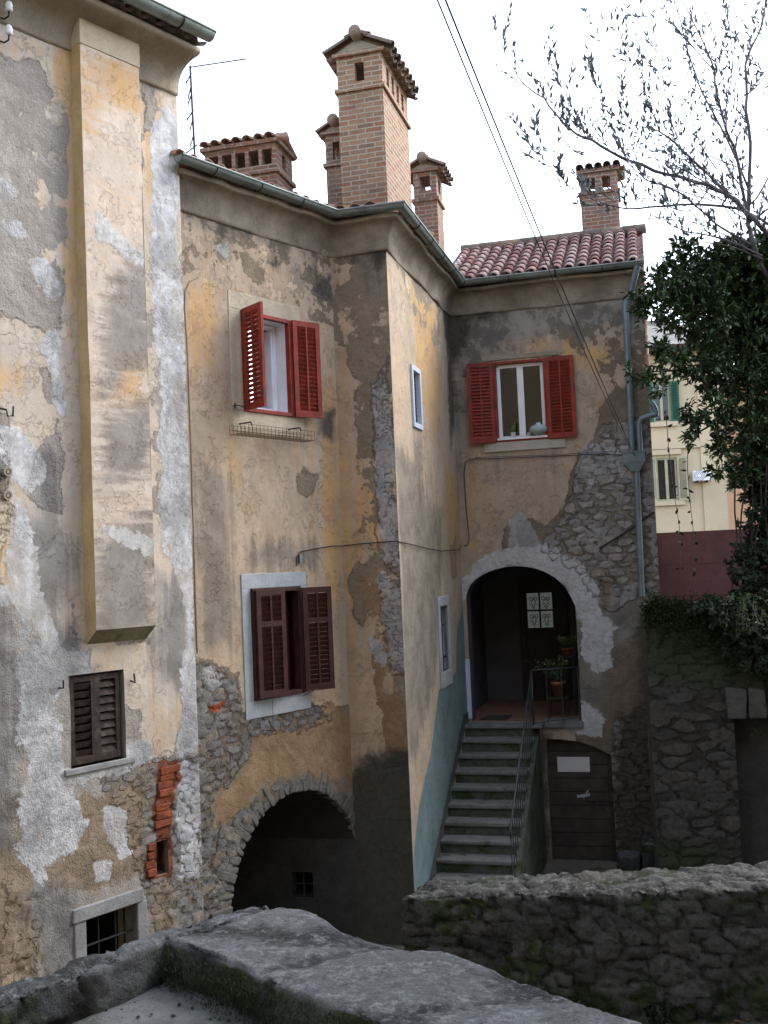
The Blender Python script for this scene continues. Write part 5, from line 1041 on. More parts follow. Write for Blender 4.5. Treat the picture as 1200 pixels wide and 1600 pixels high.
# lower wing that carries on to the right behind the tree
Pn=at_y(1126,830,43.); WN=Wall(Pn[0]-.6,Pn[1],R(96)); zn=WN.uv(1140,606)[1]; NH=thing('far_annex',WN.p(0,zi,0),'lower pinkish beige building continuing behind the tree to the right of the cream house','house')
wn=rect(WN,1134,715,1146,770); make_wall('wall',WN,[(0,1.),(6.,1.),(6.,zn),(0,zn)],[rp(wn)],{},MT['far_side'],NH,.5,0,seed=4,fade=False); wallbox(WN,0,6.,1.,zn,7,'rear_wall',MT['far_side'],NH)
f_=frame(WN,wn,.05,-.1,-.03,MT['shutter_beige'],NH,'window'); room(WN,wn,1.,MT['room_grey'],f_,pad=0); pane(WN,wn,-.06,f_)
m=MB(); m.add([WN.p(-.2,zn,.6),WN.p(6.4,zn,.6),WN.p(6.4,zn,-7.4),WN.p(-.2,zn,-7.4),WN.p(2,zn+1.3,-3.5),WN.p(4.5,zn+1.3,-3.5)],[(0,1,5,4),(1,2,5),(2,3,4,5),(3,0,4),(3,2,1,0)]); m.build('roof',MT['far_roof'],NH)
# a second roof far behind
P2=at_y(1040,520,52.); W2=Wall(P2[0]-3,P2[1],R(95)); H2=thing('far_block',W2.p(0,0,0),'orange roofed house top just showing above the grey roof of the cream house','house')
m=MB(); z0=W2.uv(1040,520)[1]; m.box(W2,0,5.,zi,z0,-6,0); m.build('wall',MT['far_side'],H2); m=MB(); m.add([W2.p(-.4,z0,.5),W2.p(5.4,z0,.5),W2.p(5.4,z0,-6.5),W2.p(-.4,z0,-6.5),W2.p(1.5,z0+1.1,-3),W2.p(3.5,z0+1.1,-3)],[(0,1,5,4),(1,2,5),(2,3,4,5),(3,0,4),(3,2,1,0)]); m.build('roof',MT['tile_orange'],H2,attrs={'cell':[.6]*6})
# ================= PLANTS =================
def leaves(name,C,D,Nr,L,Wd,mat,parent=None,fold=.25,seed=0):
    """leaf-sized folded blades. C base points, D directions, Nr normals"""
    C,D,Nr=[np.asarray(q,float) for q in(C,D,Nr)]; n=len(C); rg=np.random.default_rng(seed)
    D/=np.linalg.norm(D,axis=1)[:,None]; S=np.cross(D,Nr); S/=np.linalg.norm(S,axis=1)[:,None]+1e-9; U=np.cross(S,D)
    L=(np.full(n,L) if np.isscalar(L) else L)*rg.uniform(.7,1.2,n); Wd=Wd*L[:,None]
    L=L[:,None]; droop=-U*L*.12
    V=np.stack([C,C+D*L*.35+S*Wd*.5+U*Wd*fold,C+D*L*.35-S*Wd*.5+U*Wd*fold,C+D*L*.7+S*Wd*.36+U*Wd*fold*.7+droop*.4,C+D*L*.7-S*Wd*.36+U*Wd*fold*.7+droop*.4,C+D*L+droop,C+D*L*.5],1).reshape(-1,3)
    b=(np.arange(n)*7)[:,None]; Fq=np.concatenate([b+[0,6,1,1],b+[0,2,6,6]],1)
    T=np.concatenate([b+[0,6,1],b+[0,2,6],b+[1,6,3],b+[2,4,6],b+[3,6,5],b+[4,5,6]],1).reshape(-1,3)
    cell=np.repeat(rg.beta(1.3,2.2,n),7)
    return quick(name,V,T,mat,parent,True,{'cell':cell})
def rvec(n,rg): v=rg.normal(size=(n,3)); return v/np.linalg.norm(v,axis=1)[:,None]
def cluster_leaves(blobs,per,rg,up=.3,shell=.55,sub=True):
    """blobs: (center, radius). leaves grow in small tufts spread through each blob"""
    C=[];D=[]
    for c,r in blobs:
        nt_=max(3,int(per*(r/.4)**2)); cen=rvec(nt_,rg)*(rg.uniform(.15,1,nt_)**.5*r)[:,None]*np.array([1,1,.85])+c
        for q in cen:
            k=rg.integers(6,14); d0=q-c; d0=d0/(np.linalg.norm(d0)+1e-6)+rvec(1,rg)[0]*.5
            dd=rvec(k,rg)+d0*.9+np.array([0,0,up]); ps=q+rvec(k,rg)*rg.uniform(0,.045,(k,1))+d0*rg.uniform(-.05,.06,(k,1)); C.append(ps);D.append(dd)
    return np.concatenate(C),np.concatenate(D)
rg=np.random.default_rng(21)
# ---- evergreen
ET=thing('evergreen_tree',at_y(1245,1000,15.6)*[1,1,0]+[0,0,zi-.25],'dense evergreen tree with dark glossy leaves hanging over the right side','tree')
bl=[(1090,425,52,14.8),(1150,440,62,15.2),(1045,440,34,14.4),(1195,420,62,15.4),(1105,490,46,14.6),(1172,520,56,15.2),(1055,500,26,14.3),(1012,480,24,14.),(1000,462,14,13.9),(1028,475,20,14.),
 (1008,592,16,13.8),(1030,604,15,13.9),(985,585,9,13.7),(1050,565,26,14.2),(1095,565,36,14.5),(1030,545,18,14.),(1140,585,44,14.9),(1190,610,52,15.3),(1120,640,26,14.4),(1075,640,15,14.2),(1090,665,17,14.2),(1160,670,34,14.8),(1130,700,20,14.5),(1195,720,42,15.2),(1082,688,10,14.1),(1120,735,14,14.4),(1155,745,24,14.8),
 (1250,440,90,15.6),(1290,560,100,15.9),(1260,680,80,15.8),(1330,450,110,16.4),(1240,380,50,15.8)]
blobs=[(at_y(x,y,Y),r/1660*Y) for x,y,r,Y in bl]
blobs=[(c,r*(1.22 if r>.3 else 1.02)) for c,r in blobs]+[(at_y(x,y,Y),r/1660*Y) for x,y,r,Y in [(1130,480,50,15.3),(1175,550,44,15.6),(1195,650,36,15.6),(1140,420,50,15.6),(1100,440,45,15.3),(1190,480,60,15.7),(1185,760,36,15.2),(1200,560,60,15.8),(1070,470,36,14.9),(1195,840,26,15.2),(1185,710,26,15.1)]]; C,D=cluster_leaves(blobs,110,rg,up=.1); print('leaves',len(C))
leaves('crown',C,D,rvec(len(C),rg)*.7+[0,0,.9],.098,.42,MT['leaf_dark'],ET,seed=2)
tk=MB(); base=at_y(1245,1000,15.6)*[1,1,0]+[0,0,zi-.3]; t1=at_y(1235,760,15.5); t2=at_y(1215,600,15.4); t3=at_y(1200,480,15.2)
tk.tube([base,t1,t2,t3,at_y(1190,410,15.2)],[.16,.13,.10,.07,.04],10); tk.build('trunk',MT['bark'],ET,smooth=True)
def limb(par,pts,r0,r1,mat,name='limb',n=6):
    m=MB(); P=[at_y(*q) if len(q)==3 else q for q in pts]
    Q=[]
    for i in range(len(P)-1):
        for j in range(4):
            f=j/4; a=P[max(i-1,0)];b=P[i];c=P[i+1];d=P[min(i+2,len(P)-1)]
            Q.append(.5*((2*b)+(-a+c)*f+(2*a-5*b+4*c-d)*f*f+(-a+3*b-3*c+d)*f**3)+RNG.normal(size=3)*r0*.25)
    Q.append(P[-1]); m.tube(Q,list(np.linspace(r0,r1,len(Q))),n); m.build(name,mat,par,smooth=True); return Q
for pts,r in [([(1215,620,15.4),(1150,650,15.),(1110,665,14.5),(1060,690,14.2)],.035),([(1215,600,15.4),(1150,540,15.),(1080,520,14.6),(1010,490,14.)],.04),([(1210,560,15.3),(1120,600,14.8),(1060,580,14.3),(990,585,13.8)],.03),
   ([(1205,500,15.2),(1140,460,15.),(1080,430,14.8)],.04),([(1110,570,14.6),(1105,610,14.5),(1118,640,14.4),(1130,740,14.5)],.022),([(1235,740,15.5),(1200,730,15.2),(1150,745,14.8)],.03),([(1200,470,15.2),(1230,420,15.4),(1260,400,15.7)],.05)]: limb(ET,pts,r,.006,MT['bark'])
# ---- thin, nearly bare tree
BT=thing('bare_tree',at_y(1225,1000,13.6)*[1,1,0]+[0,0,zi-.25] if False else at_y(1262,1000,15.9)*[1,1,0]+[0,0,zi-.25],'slender nearly leafless tree spreading long thin branches against the white sky','tree')
Y0=14.6
br=[([(1262,980,15.9),(1250,700,15.7),(1215,480,15.2),(1182,400,Y0),(1168,350,Y0)],.07,.035),
 ([(1240,385,15.3),(1200,365,Y0),(1150,315,14.4),(1110,290,14.3),(1060,278,14.),(985,252,13.8),(925,220,13.6),(890,200,13.5),(850,155,13.4),(810,120,13.3),(775,52,13.2)],.04,.004),
 ([(1175,345,Y0),(1120,285,14.4),(1065,235,14.1),(1030,205,13.9),(985,195,13.7)],.028,.005),
 ([(1215,360,15.),(1150,325,14.5),(1060,320,14.2),(980,326,13.9),(945,318,13.8)],.026,.008),
 ([(1168,350,Y0),(1172,250,Y0),(1166,150,Y0),(1168,90,14.7),(1190,40,14.9),(1200,-40,15)],.03,.01),
 ([(1165,330,Y0),(1150,240,14.4),(1130,190,14.2),(1115,110,14.),(1095,60,13.9),(1060,-10,13.8)],.026,.006),
 ([(1172,300,Y0),(1135,215,14.7),(1100,150,14.8),(1075,80,14.9),(1060,20,15),(1040,-30,15)],.018,.006),
 ([(1185,390,Y0),(1120,350,14.2),(1060,300,13.9),(1010,280,13.7),(975,240,13.5),(970,160,13.4)],.02,.004),
 ([(1190,400,Y0),(1125,372,14.2),(1065,360,13.9),(1055,345,13.8)],.018,.006),([(1190,405,Y0),(1140,385,14.4),(1070,375,14.1)],.018,.006),
 ([(1150,315,14.4),(1085,275,14.1),(1040,250,14.)],.014,.004),([(1165,330,Y0),(1200,280,14.9),(1230,200,15)],.02,.008),([(1168,350,Y0),(1215,310,15),(1240,250,15.2)],.02,.008),
 ([(1130,190,14.2),(1145,90,14.),(1130,0,14),(1120,-50,14)],.01,.004),([(1166,150,Y0),(1195,120,14.7),(1230,60,14.8)],.012,.005),
 ([(985,252,13.8),(950,200,13.6),(935,140,13.5),(925,105,13.4),(935,60,13.3)],.008,.003),([(1030,205,13.9),(1010,150,13.8),(1000,110,13.8),(975,85,13.7)],.009,.003),([(1065,235,14.1),(1040,160,14),(1035,110,13.9),(1020,60,13.9)],.008,.003),
 ([(925,220,13.6),(890,215,13.4),(860,240,13.3),(830,215,13.2)],.007,.003),([(945,318,13.8),(900,300,13.6),(870,270,13.5),(838,240,13.4)],.007,.003),([(890,200,13.5),(885,150,13.4),(860,110,13.3),(848,85,13.3)],.006,.003),
 ([(1110,290,14.3),(1075,330,14.2),(1010,310,14.),(960,315,13.9)],.012,.004),([(1115,110,14.),(1080,70,13.9),(1060,50,13.9),(1000,20,13.8)],.009,.003)]
tw=[];C=[];D=[]
tips=MB()
for pts,r0,r1 in br:
    Q=limb(BT,pts,r0*.95,r1*.9,MT['bark_thin'],'branch',6); n=len(Q)
    if r0>.05: continue
    for i in range(int(n*.12),n):
        if rg.random()<.7:
            t=Q[min(i+1,n-1)]-Q[i-1]; t/=np.linalg.norm(t)+1e-9; d=t*.7+rvec(1,rg)[0]*.8+np.array([0,0,.55]); d/=np.linalg.norm(d); ln=rg.uniform(.15,.65); p=Q[i].copy(); path=[p.copy()]
            for s in range(5): d=d+rvec(1,rg)[0]*.18+np.array([0,0,.12]); d/=np.linalg.norm(d); p=p+d*ln/5; path.append(p.copy())
            tips.tube(path,list(np.linspace(.0065,.003,6)),4)
            for s in range(1,6):
                if rg.random()<.85:
                    for k in range(3): C.append(path[s]+rvec(1,rg)[0]*.01); D.append(d*.9+rvec(1,rg)[0]*.6+np.array([0,0,.25]))
tips.build('twigs',MT['bark_thin'],BT)
# extra tufts where the photo has denser leaves
for x,y,Y,r,k in [(980,205,13.7,30,50),(1045,235,14,35,60),(1100,150,14.1,40,60),(1120,60,14,40,50),(1050,190,13.9,30,45),(935,185,13.5,20,30),(905,190,13.5,18,24),(1130,170,14.2,35,50),(970,30,13.7,20,12),(850,130,13.3,10,6),(1175,40,14.8,25,30),(1185,130,14.8,22,24),(950,310,13.8,28,40),(840,235,13.3,14,10),(880,285,13.5,16,12),(1010,110,13.8,22,22),(940,60,13.4,14,8)]:
    for i in range(k): C.append(at_y(x+rg.normal()*r*.6,y+rg.normal()*r*.6,Y+rg.normal()*.2)); D.append(rvec(1,rg)[0]+np.array([0,0,.7]))
C=np.array(C);D=np.array(D); leaves('leaves',C,D,rvec(len(C),rg),.105,.27,MT['leaf_thin'],BT,fold=.15,seed=4)
# ---- ivy curtain at the right edge, over the wall top
IV=thing('climbing_ivy',at_y(1200,1000,14.9)*[1,1,0]+[0,0,zi-.3],'thick curtain of dark ivy draped down the right edge onto the wall','ivy')
bl=[(1190,800,28,14.9),(1205,860,40,14.9),(1170,870,20,14.7),(1188,930,38,14.7),(1160,935,18,14.6),(1165,900,16,14.6),(1150,965,22,14.5),(1190,990,34,14.5),(1175,740,18,14.9),(1210,760,40,15.1),(1215,700,40,15.2),(1160,820,10,14.7),(1240,900,60,15),(1250,800,60,15.2),(1140,900,7,14.6),(1145,850,6,14.6),(1180,1030,24,14.4),(1220,1040,30,14.4),(1150,1010,16,14.4),(1145,880,8,14.6),(1130,960,26,14.35),(1165,985,30,14.35),(1195,1030,30,14.3),(1100,950,14,14.4)]
blobs=[(at_y(x,y,Y),r/1660*Y) for x,y,r,Y in bl]; C,D=cluster_leaves(blobs,150,rg,up=-.5); leaves('foliage',C,D,rvec(len(C),rg)*.8+np.array([0,-.8,.5]),.062,.8,MT['leaf_ivy'],IV,seed=6)
m=MB()
for k in range(7):
    x=1150+k*12; P=[at_y(x+RNG.uniform(-6,6),y,14.75) for y in range(720,1000,40)]; m.tube(P,.012,5)
m.build('stems',MT['bark'],IV)
# more of the finer limbs
for k_ in range(16):
    x0=RNG.uniform(1100,1185); y0=RNG.uniform(250,380); an=RNG.uniform(1.75,3.25); L_=RNG.uniform(90,230); Yd=RNG.uniform(13.8,15.2)
    pts=[(x0+L_*f*math.cos(an+.35*f*(1 if k_%2 else -1)),y0-L_*f*math.sin(an+.35*f*(1 if k_%2 else -1))*(1 if an<3 else .6),Yd-.5*f) for f in(0,.35,.7,1.)]
    Q=limb(BT,pts,.010,.003,MT['bark_thin'],'branch',5); C=[];D=[]
    for q in Q[4:]:
        if rg.random()<.75:
            for _ in range(2): C.append(q+rvec(1,rg)[0]*.02); D.append(rvec(1,rg)[0]*.7+np.array([-.2,0,.8]))
    leaves('leaves',C,D,rvec(len(C),rg),.10,.27,MT['leaf_thin'],BT,fold=.15,seed=60+k_)
# hanging vines in front of the far house
for k,(pts,lb) in enumerate([([(1040,640,14.2),(1045,700,14.2),(1052,760,14.2),(1062,830,14.2),(1063,900,14.3)],'leftmost of the two thin vines hanging before the cream house'),([(1080,660,14.2),(1074,720,14.2),(1078,780,14.2),(1085,850,14.2),(1088,925,14.3)],'right hand thin vine hanging before the cream house and red fence')]):
    V_=thing('hanging_vine',at_y(*pts[0]),lb,'vine','thin vines hanging from the evergreen'); Q=limb(V_,pts,.006,.003,MT['bark_thin'],'stem',5)
    C=[];D=[]
    for q in Q:
        for j in range(rg.integers(0,3)): C.append(q+rvec(1,rg)[0]*.01); D.append(rvec(1,rg)[0]+np.array([0,0,-.3]))
    leaves('leaves',C,D,rvec(len(C),rg),.08,.5,MT['leaf_ivy'],V_,seed=8+k)
# ---- moss and creepers on top of the ivy wall
C=[];D=[]
bl=[]
for i in range(420):
    u=rg.uniform(.0,2.4); v=zi+rg.normal()*.05-abs(rg.normal())*.42*(.35+.65*min(1,u*.8)); bl.append((WI.p(u,v,.03+rg.uniform(0,.05)),rg.uniform(.04,.09)))
C,D=cluster_leaves(bl,260,rg,up=.2); D=D+WI.n*.8; mo=leaves('moss',C,D,rvec(len(C),rg),.032,.7,MT['moss'],None,seed=10); mo['kind']='stuff'; mo['label']='moss and creeping plants'
fr=thing('fern_clump',WI.p(1.35,3.3,.1),'bright green trailing plant rooted near the top of the dark ivy wall','plant')
C=[];D=[];sm=MB()
for s in range(16):
    p=WI.p(1.3+rg.uniform(-.12,.2),3.95+rg.uniform(-.1,.1),.08); d=WI.n*.8+WI.d*rg.uniform(-.6,.6)+np.array([0,0,.5]); path=[p]
    for j in range(9):
        d=d+np.array([0,0,-.28]); d/=np.linalg.norm(d); p=p+d*.07; path.append(p)
        for q in range(3): C.append(p);D.append(rvec(1,rg)[0]+d*.5)
    sm.tube(path,.003,4)
sm.build('stems',MT['bark_thin'],fr); leaves('leaves',C,D,rvec(len(C),rg),.055,.35,MT['leaf_fresh'],fr,seed=12)
MT['moss_dark']=leaf_mat('moss_dark',(.006,.012,.004),(.03,.045,.012),.9)
# grass along the parapet foot and weeds
def tuft(name,pts,h,mat,label,n=12,kind=None,seed=1,wd=.12):
    rg=np.random.default_rng(seed); C=[];D=[]
    for p in pts:
        for j in range(n): C.append(np.array(p)+np.r_[rg.normal(size=2)*.02,0]); D.append(np.r_[rg.normal(size=2)*.5,1.])
    o=leaves(name,C,D,rvec(len(C),rg),h,wd,mat,None,fold=.1,seed=seed); o['label']=label
    if kind:o['kind']=kind
    return o
pts=[]
for i in range(1900):
    f=rg.uniform(0,1.)**1.2; a=np.array([-.84,3.93]);b=np.array([.05,3.03]); n_=np.array([-.7,-.7]); z_=rg.uniform(0,.15)*(rg.random()<.8); q=a+(b-a)*f+n_*(abs(rg.normal())*.02+.012); pts.append((q[0],q[1],3.12+z_))
tuft('grass',pts,.014,MT['moss_dark'],'mossy grass growing along the foot of the parapet',5,'stuff',3,.2)
for i,(x,y,h_,lb) in enumerate([(880,1545,.22,'leafy weed at the foot of the low wall, the largest one'),(1010,1560,.15,'small leafy weed at the foot of the low wall, right of the largest'),(780,1560,.12,'small weed at the foot of the low wall, left of the largest')]):
    p=at_h(x,y+20,0.02); p[1]=min(p[1],10.75); wd_=thing('weed',p,lb,'plant','weeds along the low wall'); C=[];D=[]; m=MB()
    for s in range(9):
        d=np.r_[rg.normal(size=2)*.4,1]; q=p+np.r_[rg.normal(size=2)*.05,0]; path=[q]
        for j in range(6): q=q+d*h_/5; path.append(q); C+= [q]*3; D+=[rvec(1,rg)[0]+np.array([0,-.3,.4]) for _ in range(3)]
        m.tube(path,.004,4)
    m.build('stems',MT['bark_thin'],wd_); leaves('leaves',C,D,rvec(len(C),rg)+[0,0,.8],.07,.6,MT['leaf_ivy'],wd_,seed=30+i)
# fallen leaves on the ground before the wall
pts=[at_h(x,y,.01) for x,y in zip(rg.uniform(700,1250,260),rg.uniform(1570,1640,260))]
lt_=leaves('leaf_litter',pts,rvec(260,rg)*[1,1,.2],np.tile([0,0,1.],(260,1))+rvec(260,rg)*.3,.07,.55,plain('dead_leaf',(.17,.08,.035),.8,0,.4,9,0),None,seed=14); lt_['kind']='stuff'; lt_['label']='dead leaves scattered on the yard ground'

pb=MB()
for i in range(46):
    p=at_h(rg.uniform(90,400),rg.uniform(1535,1600),3.14); s=rg.uniform(.004,.011); 
    if p[0]<-1.25: continue
    vs=[p+np.array([a,b,c*.6])*s*rg.uniform(.7,1.2) for a,b,c in((1,0,0),(-1,0,0),(0,1,0),(0,-1,0),(0,0,1.2),(0,0,-.6))]; pb.add(vs,[(0,2,4),(2,1,4),(1,3,4),(3,0,4),(2,0,5),(1,2,5),(3,1,5),(0,3,5)])
o=pb.build('gravel',MT['rub_top'],None,smooth=False); o['kind']='stuff'; o['label']='small bits of grit and stone lying on the terrace slab'
# ================= SMALL THINGS =================
# potted plants behind the railing
def pot(m,c,r,h): m.lathe(c,[(0,0),(r*.72,0),(r*.95,h*.8),(r*1.08,h*.8),(r*1.08,h),(r*.95,h),(r*.88,h*.9),(0,h*.88)],20)
sd=thing('plant_stand',WD.p(1.42,zL,-.55),'dark two tier plant stand beside the railing inside the archway','stand')
P1=WD.shift(-.5).uv(873,1088); P2=WD.shift(-.75).uv(886,1024)
m=MB(); m.box(WD,P1[0]-.16,P1[0]+.16,P1[1]-.03,P1[1],-.66,-.34); m.build('shelf',MT['shutter_dark'],sd); m=MB(); m.box(WD,P2[0]-.14,P2[0]+.14,P2[1]-.03,P2[1],-.9,-.62); m.build('shelf',MT['shutter_dark'],sd)
for a_,b_,zt in((P1[0]-.14,-.36,P1[1]-.02),(P1[0]+.14,-.36,P1[1]-.02),(P2[0]-.12,-.88,P2[1]-.02),(P2[0]+.12,-.88,P2[1]-.02),(P2[0]+.12,-.64,P2[1]-.02),(P1[0]-.14,-.64,P1[1]-.02)): m=MB(); m.tube([WD.p(a_,zL,b_),WD.p(a_,zt,b_)],.01,6); m.build('leg',MT['iron'],sd)
for i,(pp,w_,r,h,ph,lb) in enumerate([(P1,-.5,.115,.24,.42,'bushy green plant in the larger terracotta pot, behind the landing railing'),(P2,-.76,.085,.12,.2,'small plant in a shallow terracotta pot, higher up at the right side of the archway')]):
    c=WD.p(pp[0],pp[1],w_); t=thing('potted_plant',c,lb,'plant','potted plants in the archway'); m=MB(); pot(m,c,r,h); m.build('pot',MT['terracotta'],t,smooth=True)
    C=[];D=[]; m=MB()
    for s in range(14):
        q=c+np.array([0,0,h*.85]); d=np.r_[rg.normal(size=2)*.45,1]; path=[q]
        for j in range(7): q=q+d*ph/7; d=d+np.r_[rg.normal(size=2)*.1,-.04]; path.append(q); C+=[q]*4; D+=[rvec(1,rg)[0]+np.array([0,0,.2]) for _ in range(4)]
        m.tube(path,.003,4)
    m.build('stems',MT['bark_thin'],t); leaves('leaves',C,D,rvec(len(C),rg),.05,.5,MT['leaf_fresh'],t,seed=40+i)
mt_=MB(); a=WD.uv(762,1117); mt_.hexa([WD.p(.22,zL+.004,-.55),WD.p(.62,zL+.004,-.55),WD.p(.60,zL+.004,-.15),WD.p(.14,zL+.004,-.15),WD.p(.22,zL+.02,-.55),WD.p(.62,zL+.02,-.55),WD.p(.60,zL+.02,-.15),WD.p(.14,zL+.02,-.15)])
o=mt_.build('doormat',plain('doormat',(.07,.055,.045),.95,0,.4,40,.003),None,bevel=.005); tag(o,'small brown doormat on the tiled landing under the arch','doormat')
# notice on the plank door
a=WF.uv(872,1205);b=WF.uv(921,1182); m=MB(); m.box(WF,a[0],b[0],a[1],b[1],.0405,.0445); o=m.build('notice',MT['paper'],None); tag(o,'blank white sheet fixed near the top of the brown plank door','notice')
# window sill things
c=WD.p(*WD.shift(-.02).uv(792,682),0); c=WD.p(rD1[0]+.27,rD1[2]+.062,-.0)
t=thing('cactus',c,'tiny cactus in a white pot at the left of the upstairs window sill','plant'); m=MB(); m.lathe(c,[(0,0),(.035,0),(.042,.075),(.048,.08),(.04,.08),(0,.075)],14); m.build('pot',MT['frame_white'],t,smooth=True)
m=MB()
for dx,r,z0,z1 in((0,.026,.07,.2),(.03,.016,.1,.24),(-.022,.014,.09,.17)): q=c+WD.d*dx; m.tube([q+[0,0,z0],q+[0,0,(z0+z1)/2],q+[0,0,z1]],[r*.8,r,r*.5],9)
m.build('cactus_stem',MT['leaf_fresh'],t,smooth=True,attrs={'cell':[.6]*len(m.v)})
c=WD.p(rD1[0]+.67,rD1[2]+.062,.0); m=MB(); m.lathe(c,[(0,0),(.06,0),(.13,.05),(.15,.10),(.12,.15),(.05,.18),(.03,.21),(.0,.21)],24)
o=m.build('glass_jar',plain('glass_jar',(.30,.38,.38),.12,0,.1,9,0),None,smooth=True); tag(o,'rounded pale blue glass jar with a lid on the upstairs window sill','jar')
for i,(dx,cc,lb) in enumerate([(-.12,(.5,.5,.48),'small white cup left of the glass jar on the sill'),(.14,(.35,.05,.03),'small red pot right of the glass jar on the sill')]):
    c2=c+WD.d*(dx-.03)+WD.n*.02; m=MB(); m.lathe(c2,[(0,0),(.025,0),(.032,.055),(.036,.06),(.03,.06),(0,.05)],12); o=m.build('cup',plain('cup_%d'%i,cc,.4,0,.05,9,0),None,smooth=True); tag(o,lb,'cup')
ch_=MB(); ch_.box(WD,rD1[0]+.02,rD1[1]-.02,rD1[2]+.03,rD1[2]+.06,-.1,.055); ch_.build('sill_board',MT['frame_white'],B)
# wire basket under the red window
Wb=WB; a=WB.uv(356,680);b=WB.uv(488,690); z=a[1]; m=MB()
u0_,u1_=a[0],WB.shift(.2).uv(491,690)[0]
for v in(0,.055,.11):
    for w_ in(.03,.21): m.tube([WB.p(u0_,z+v,w_),WB.p(u1_,z+v,w_)],.0032,4)
for k in range(5): w_=.03+.045*k; m.tube([WB.p(u0_,z,w_),WB.p(u1_,z,w_)],.003,4)
nw=20
for k in range(nw+1):
    u=u0_+(u1_-u0_)*k/nw; m.tube([WB.p(u,z+.11,.03),WB.p(u,z,.03),WB.p(u,z,.21),WB.p(u,z+.11,.21)],.003,4)
bk=thing('wire_basket',WB.p(u0_,z,0),'empty rusty wire basket for flower boxes under the open red window','basket'); m.build('mesh_tray',plain('rust',(.11,.065,.035),.9,.2,.4,20,0),bk)
for f_ in(.14,.8): m=MB(); u=u0_+(u1_-u0_)*f_; m.tube([WB.p(u,z+.14,-.02),WB.p(u,z+.14,.2),WB.p(u,z+.1,.215)],.009,5); m.build('bracket',MT['iron'],bk)
# television antenna
Pa=at_y(303,250,13.0); an=thing('antenna',at_y(305,262,13.)*[1,1,0]+[0,0,9.],'thin television antenna mast standing on the roof between the two houses','antenna')
q=lambda x,y: at_y(x,y,13.)
m=MB(); m.tube([at_y(306,275,13.),q(297,103)],.015,6); m.build('mast',MT['iron'],an); m=MB(); m.tube([q(297,105),at_y(384,92,12.2)],.009,5); m.build('boom',MT['iron'],an)
m=MB()
for y,l in((130,9),(151,6),(162,7),(187,10),(203,6),(227,6),(240,16)):
    a=q(298.5+(y-110)*.045,y); m.tube([a-np.array([l/1660*13,0,.0]),a+np.array([l/1660*8,-.25,.01])],.009,4); m.tube([a-np.array([l/1660*13,0,.03]),a-np.array([l/1660*13,0,-.03])],.009,4)
m.build('elements',MT['iron'],an)
# insulators and hooks at the far left
for i,(x,y,lb) in enumerate([(14,10,'upper of the two white ceramic insulators at the top left of the tall house'),(14,47,'lower of the two white ceramic insulators at the top left of the tall house')]):
    c=WA.p(*WA.shift(.15).uv(x,y),.15); t=thing('insulator',c,lb,'insulator','ceramic insulators at the top left'); m=MB(); m.lathe(c,[(0,-.045),(.022,-.045),(.036,-.03),(.03,-.005),(.036,.01),(.028,.035),(.012,.05),(0,.05)],14); m.build('ceramic',MT['frame_white'],t,smooth=True)
    m=MB(); m.tube([c-[0,0,.04],c-[0,0,.09]-WA.n*.01,c-[0,0,.09]-WA.n*.08,c-[0,0,.04]-WA.n*.17],.009,6); m.build('hook',MT['iron'],t,smooth=True)
Q=[WA.p(*WA.shift(.06).uv(x,y),.06) for x,y in((0,635),(10,640),(12,650),(20,650),(21,635))]
m=MB(); m.tube([Q[0]-WA.n*.08,Q[1],Q[2],Q[3],Q[4]],.010,6); o=m.build('wall_hook',MT['iron'],None,smooth=True); tag(o,'bent dark iron hook in the broken plaster at the left edge, above two ring bolts','hook')
for i,y in enumerate((737,774)):
    c=WA.p(*WA.shift(.03).uv(11,y),.03); t=thing('ring_bolt',c,['upper','lower'][i]+' rusty ring bolt in the wall near the left edge','bolt','ring bolts at the left edge'); m=MB(); m.tube([c-WA.n*.05,c+WA.n*.02],.045,10); m.build('plate',MT['stone_cornice'],t); m=MB(); m.tube([c+WA.n*.015+WA.d*.022*math.cos(s)+np.array([0,0,.022*math.sin(s)]) for s in np.linspace(0,6.28,12)],.008,5); m.build('ring',MT['iron'],t)
# cables
def cable(pts,r,label,name='cable',sag=0.,group=None):
    P=[]
    for i in range(len(pts)-1):
        a,b=np.array(pts[i],float),np.array(pts[i+1],float); k=12 if sag else 5
        for j in range(k): f=j/k; q=a*(1-f)+b*f; q=q-[0,0,sag*4*f*(1-f)]; P.append(q)
    P.append(np.array(pts[-1],float)); m=MB(); m.tube(P,r,6); o=m.build(name,MT['cable'],None,smooth=True); tag(o,label,'cable',group); return o
fd=lambda x,y,w_=.04: WD.p(*WD.shift(w_).uv(x,y),w_)
fc=lambda x,y,w_=.025: WC.p(*WC.shift(w_).uv(x,y),w_)
fr_=lambda x,y,w_=.025: WR.p(*WR.shift(w_).uv(x,y),w_)
fb=lambda x,y,w_=.025: WB.p(*WB.shift(w_).uv(x,y),w_)
cable([at_y(655,-70,5.5),fd(984,700,.2)],.0055,'overhead cable crossing the sky to the grey hopper, the left one at the top',sag=.12,group='overhead cables')
cable([at_y(668,-70,5.5),fd(992,712,.2)],.0065,'overhead cable crossing the sky to the grey hopper, the right one at the top',sag=.08,group='overhead cables')
cable([at_y(700,-70,6.5),at_y(845,370,12.),fd(1000,714,.2)],.006,'thin overhead cable that runs beside the other two across the tiled roof',sag=.03,group='overhead cables') if False else None
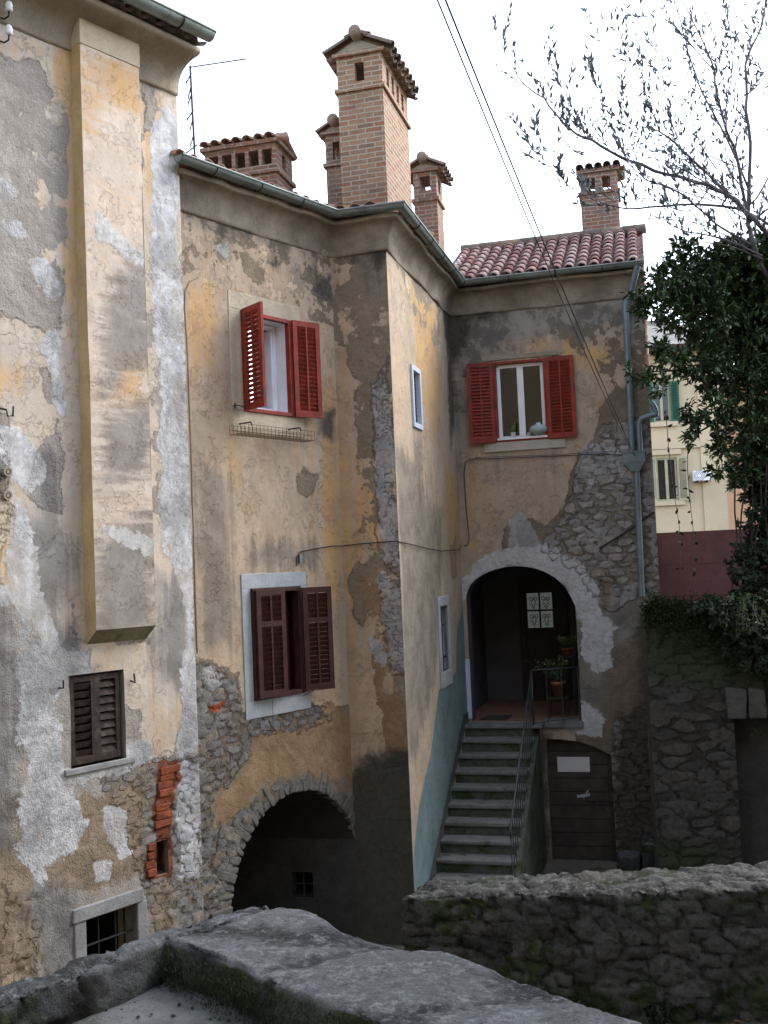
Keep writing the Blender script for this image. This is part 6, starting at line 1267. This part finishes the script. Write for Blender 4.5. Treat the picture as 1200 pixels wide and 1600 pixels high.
cable([fd(978,712),fd(940,709),fd(860,713),fd(760,717),fd(735,717),fd(727,722),fd(725,740),fd(728,790),fd(733,840),fd(731,852),fc(722,853),fc(716,859),fc(690,861),fc(668,857),fc(640,850),fr_(622,846,.05),fr_(612,846),fr_(560,850),fr_(536,853),fb(520,853),fb(490,858),fb(470,862),fb(463,872),fb(463,884)],.0065,'black wall cable running under the upstairs window and round the bay to the brown window')
cable([fd(985,706,.06),fd(940,706,.05),fd(860,711,.05),fd(742,715,.05)],.004,'second thinner black cable just above the first under the upstairs window')
m=MB(); m.obox(fb(466,880,.01),WB.d*.05,[0,0,.1],WB.n*.03); o=m.build('junction_box',MT['pipe'],None,bevel=.004); tag(o,'tiny grey blue cable box above the lower brown window','junction box')
# ================= HOUSES ADDED OUT OF VIEW TO SHADE THE YARD, AND MORE OF HOUSE A =================
MT['yard_plaster']=wallmat('yard_plaster')
def shade_house(W,L,h,label,nwin,dep=6.):
    t=thing('shade_house',W.p(0,0,0),label,'house'); holes=[]
    for i in range(nwin):
        for z in (1.2+3.0*j for j in range(int(h//3.2))): u=L*(i+.5)/nwin; holes.append((u-.45,u+.45,z,z+1.35))
    make_wall('wall',W,[(0,0),(L,0),(L,h),(0,h)],[rp(r) for r in holes],{'coat':{'base':.3}},MT['yard_plaster'],t,.3,0,seed=5,fade=False)
    wallbox(W,0,L,0,h,dep,'rear_wall',MT['plain_plaster'],t)
    for r in holes:
        f_=frame(W,r,.07,-.12,-.05,MT['frame_white'],t,'window',mull=1); pane(W,r,-.1,f_); room(W,r,.6,MT['dark_room'],f_,pad=0); reveal(W,rp(r),.2,'reveal',MT['stone_cornice'],f_)
    m=MB(); m.add([W.p(-.4,h,.5),W.p(L+.4,h,.5),W.p(L+.4,h,-dep-.5),W.p(-.4,h,-dep-.5),W.p(-.4,h+1.5,-dep/2),W.p(L+.4,h+1.5,-dep/2)],[(0,1,5,4),(2,3,4,5),(1,2,5),(3,0,4),(3,2,1,0)]); m.build('roof',MT['tile_orange'],t,attrs={'cell':[.5]*6})
    return t
shade_house(Wall(11,-2.6,R(-90)),23,13.,'unseen plastered house added behind the terrace to shade the yard',6)
shade_house(Wall(8.6,11.8,R(180)),14.2,11.5,'unseen plastered house added at the right to shade the yard',4)
m=MB(); m.box(WA,uA0-6.5,uA0-.003,0,vAl,-5,-.02); m.build('wall',MT['plain_plaster'],A)
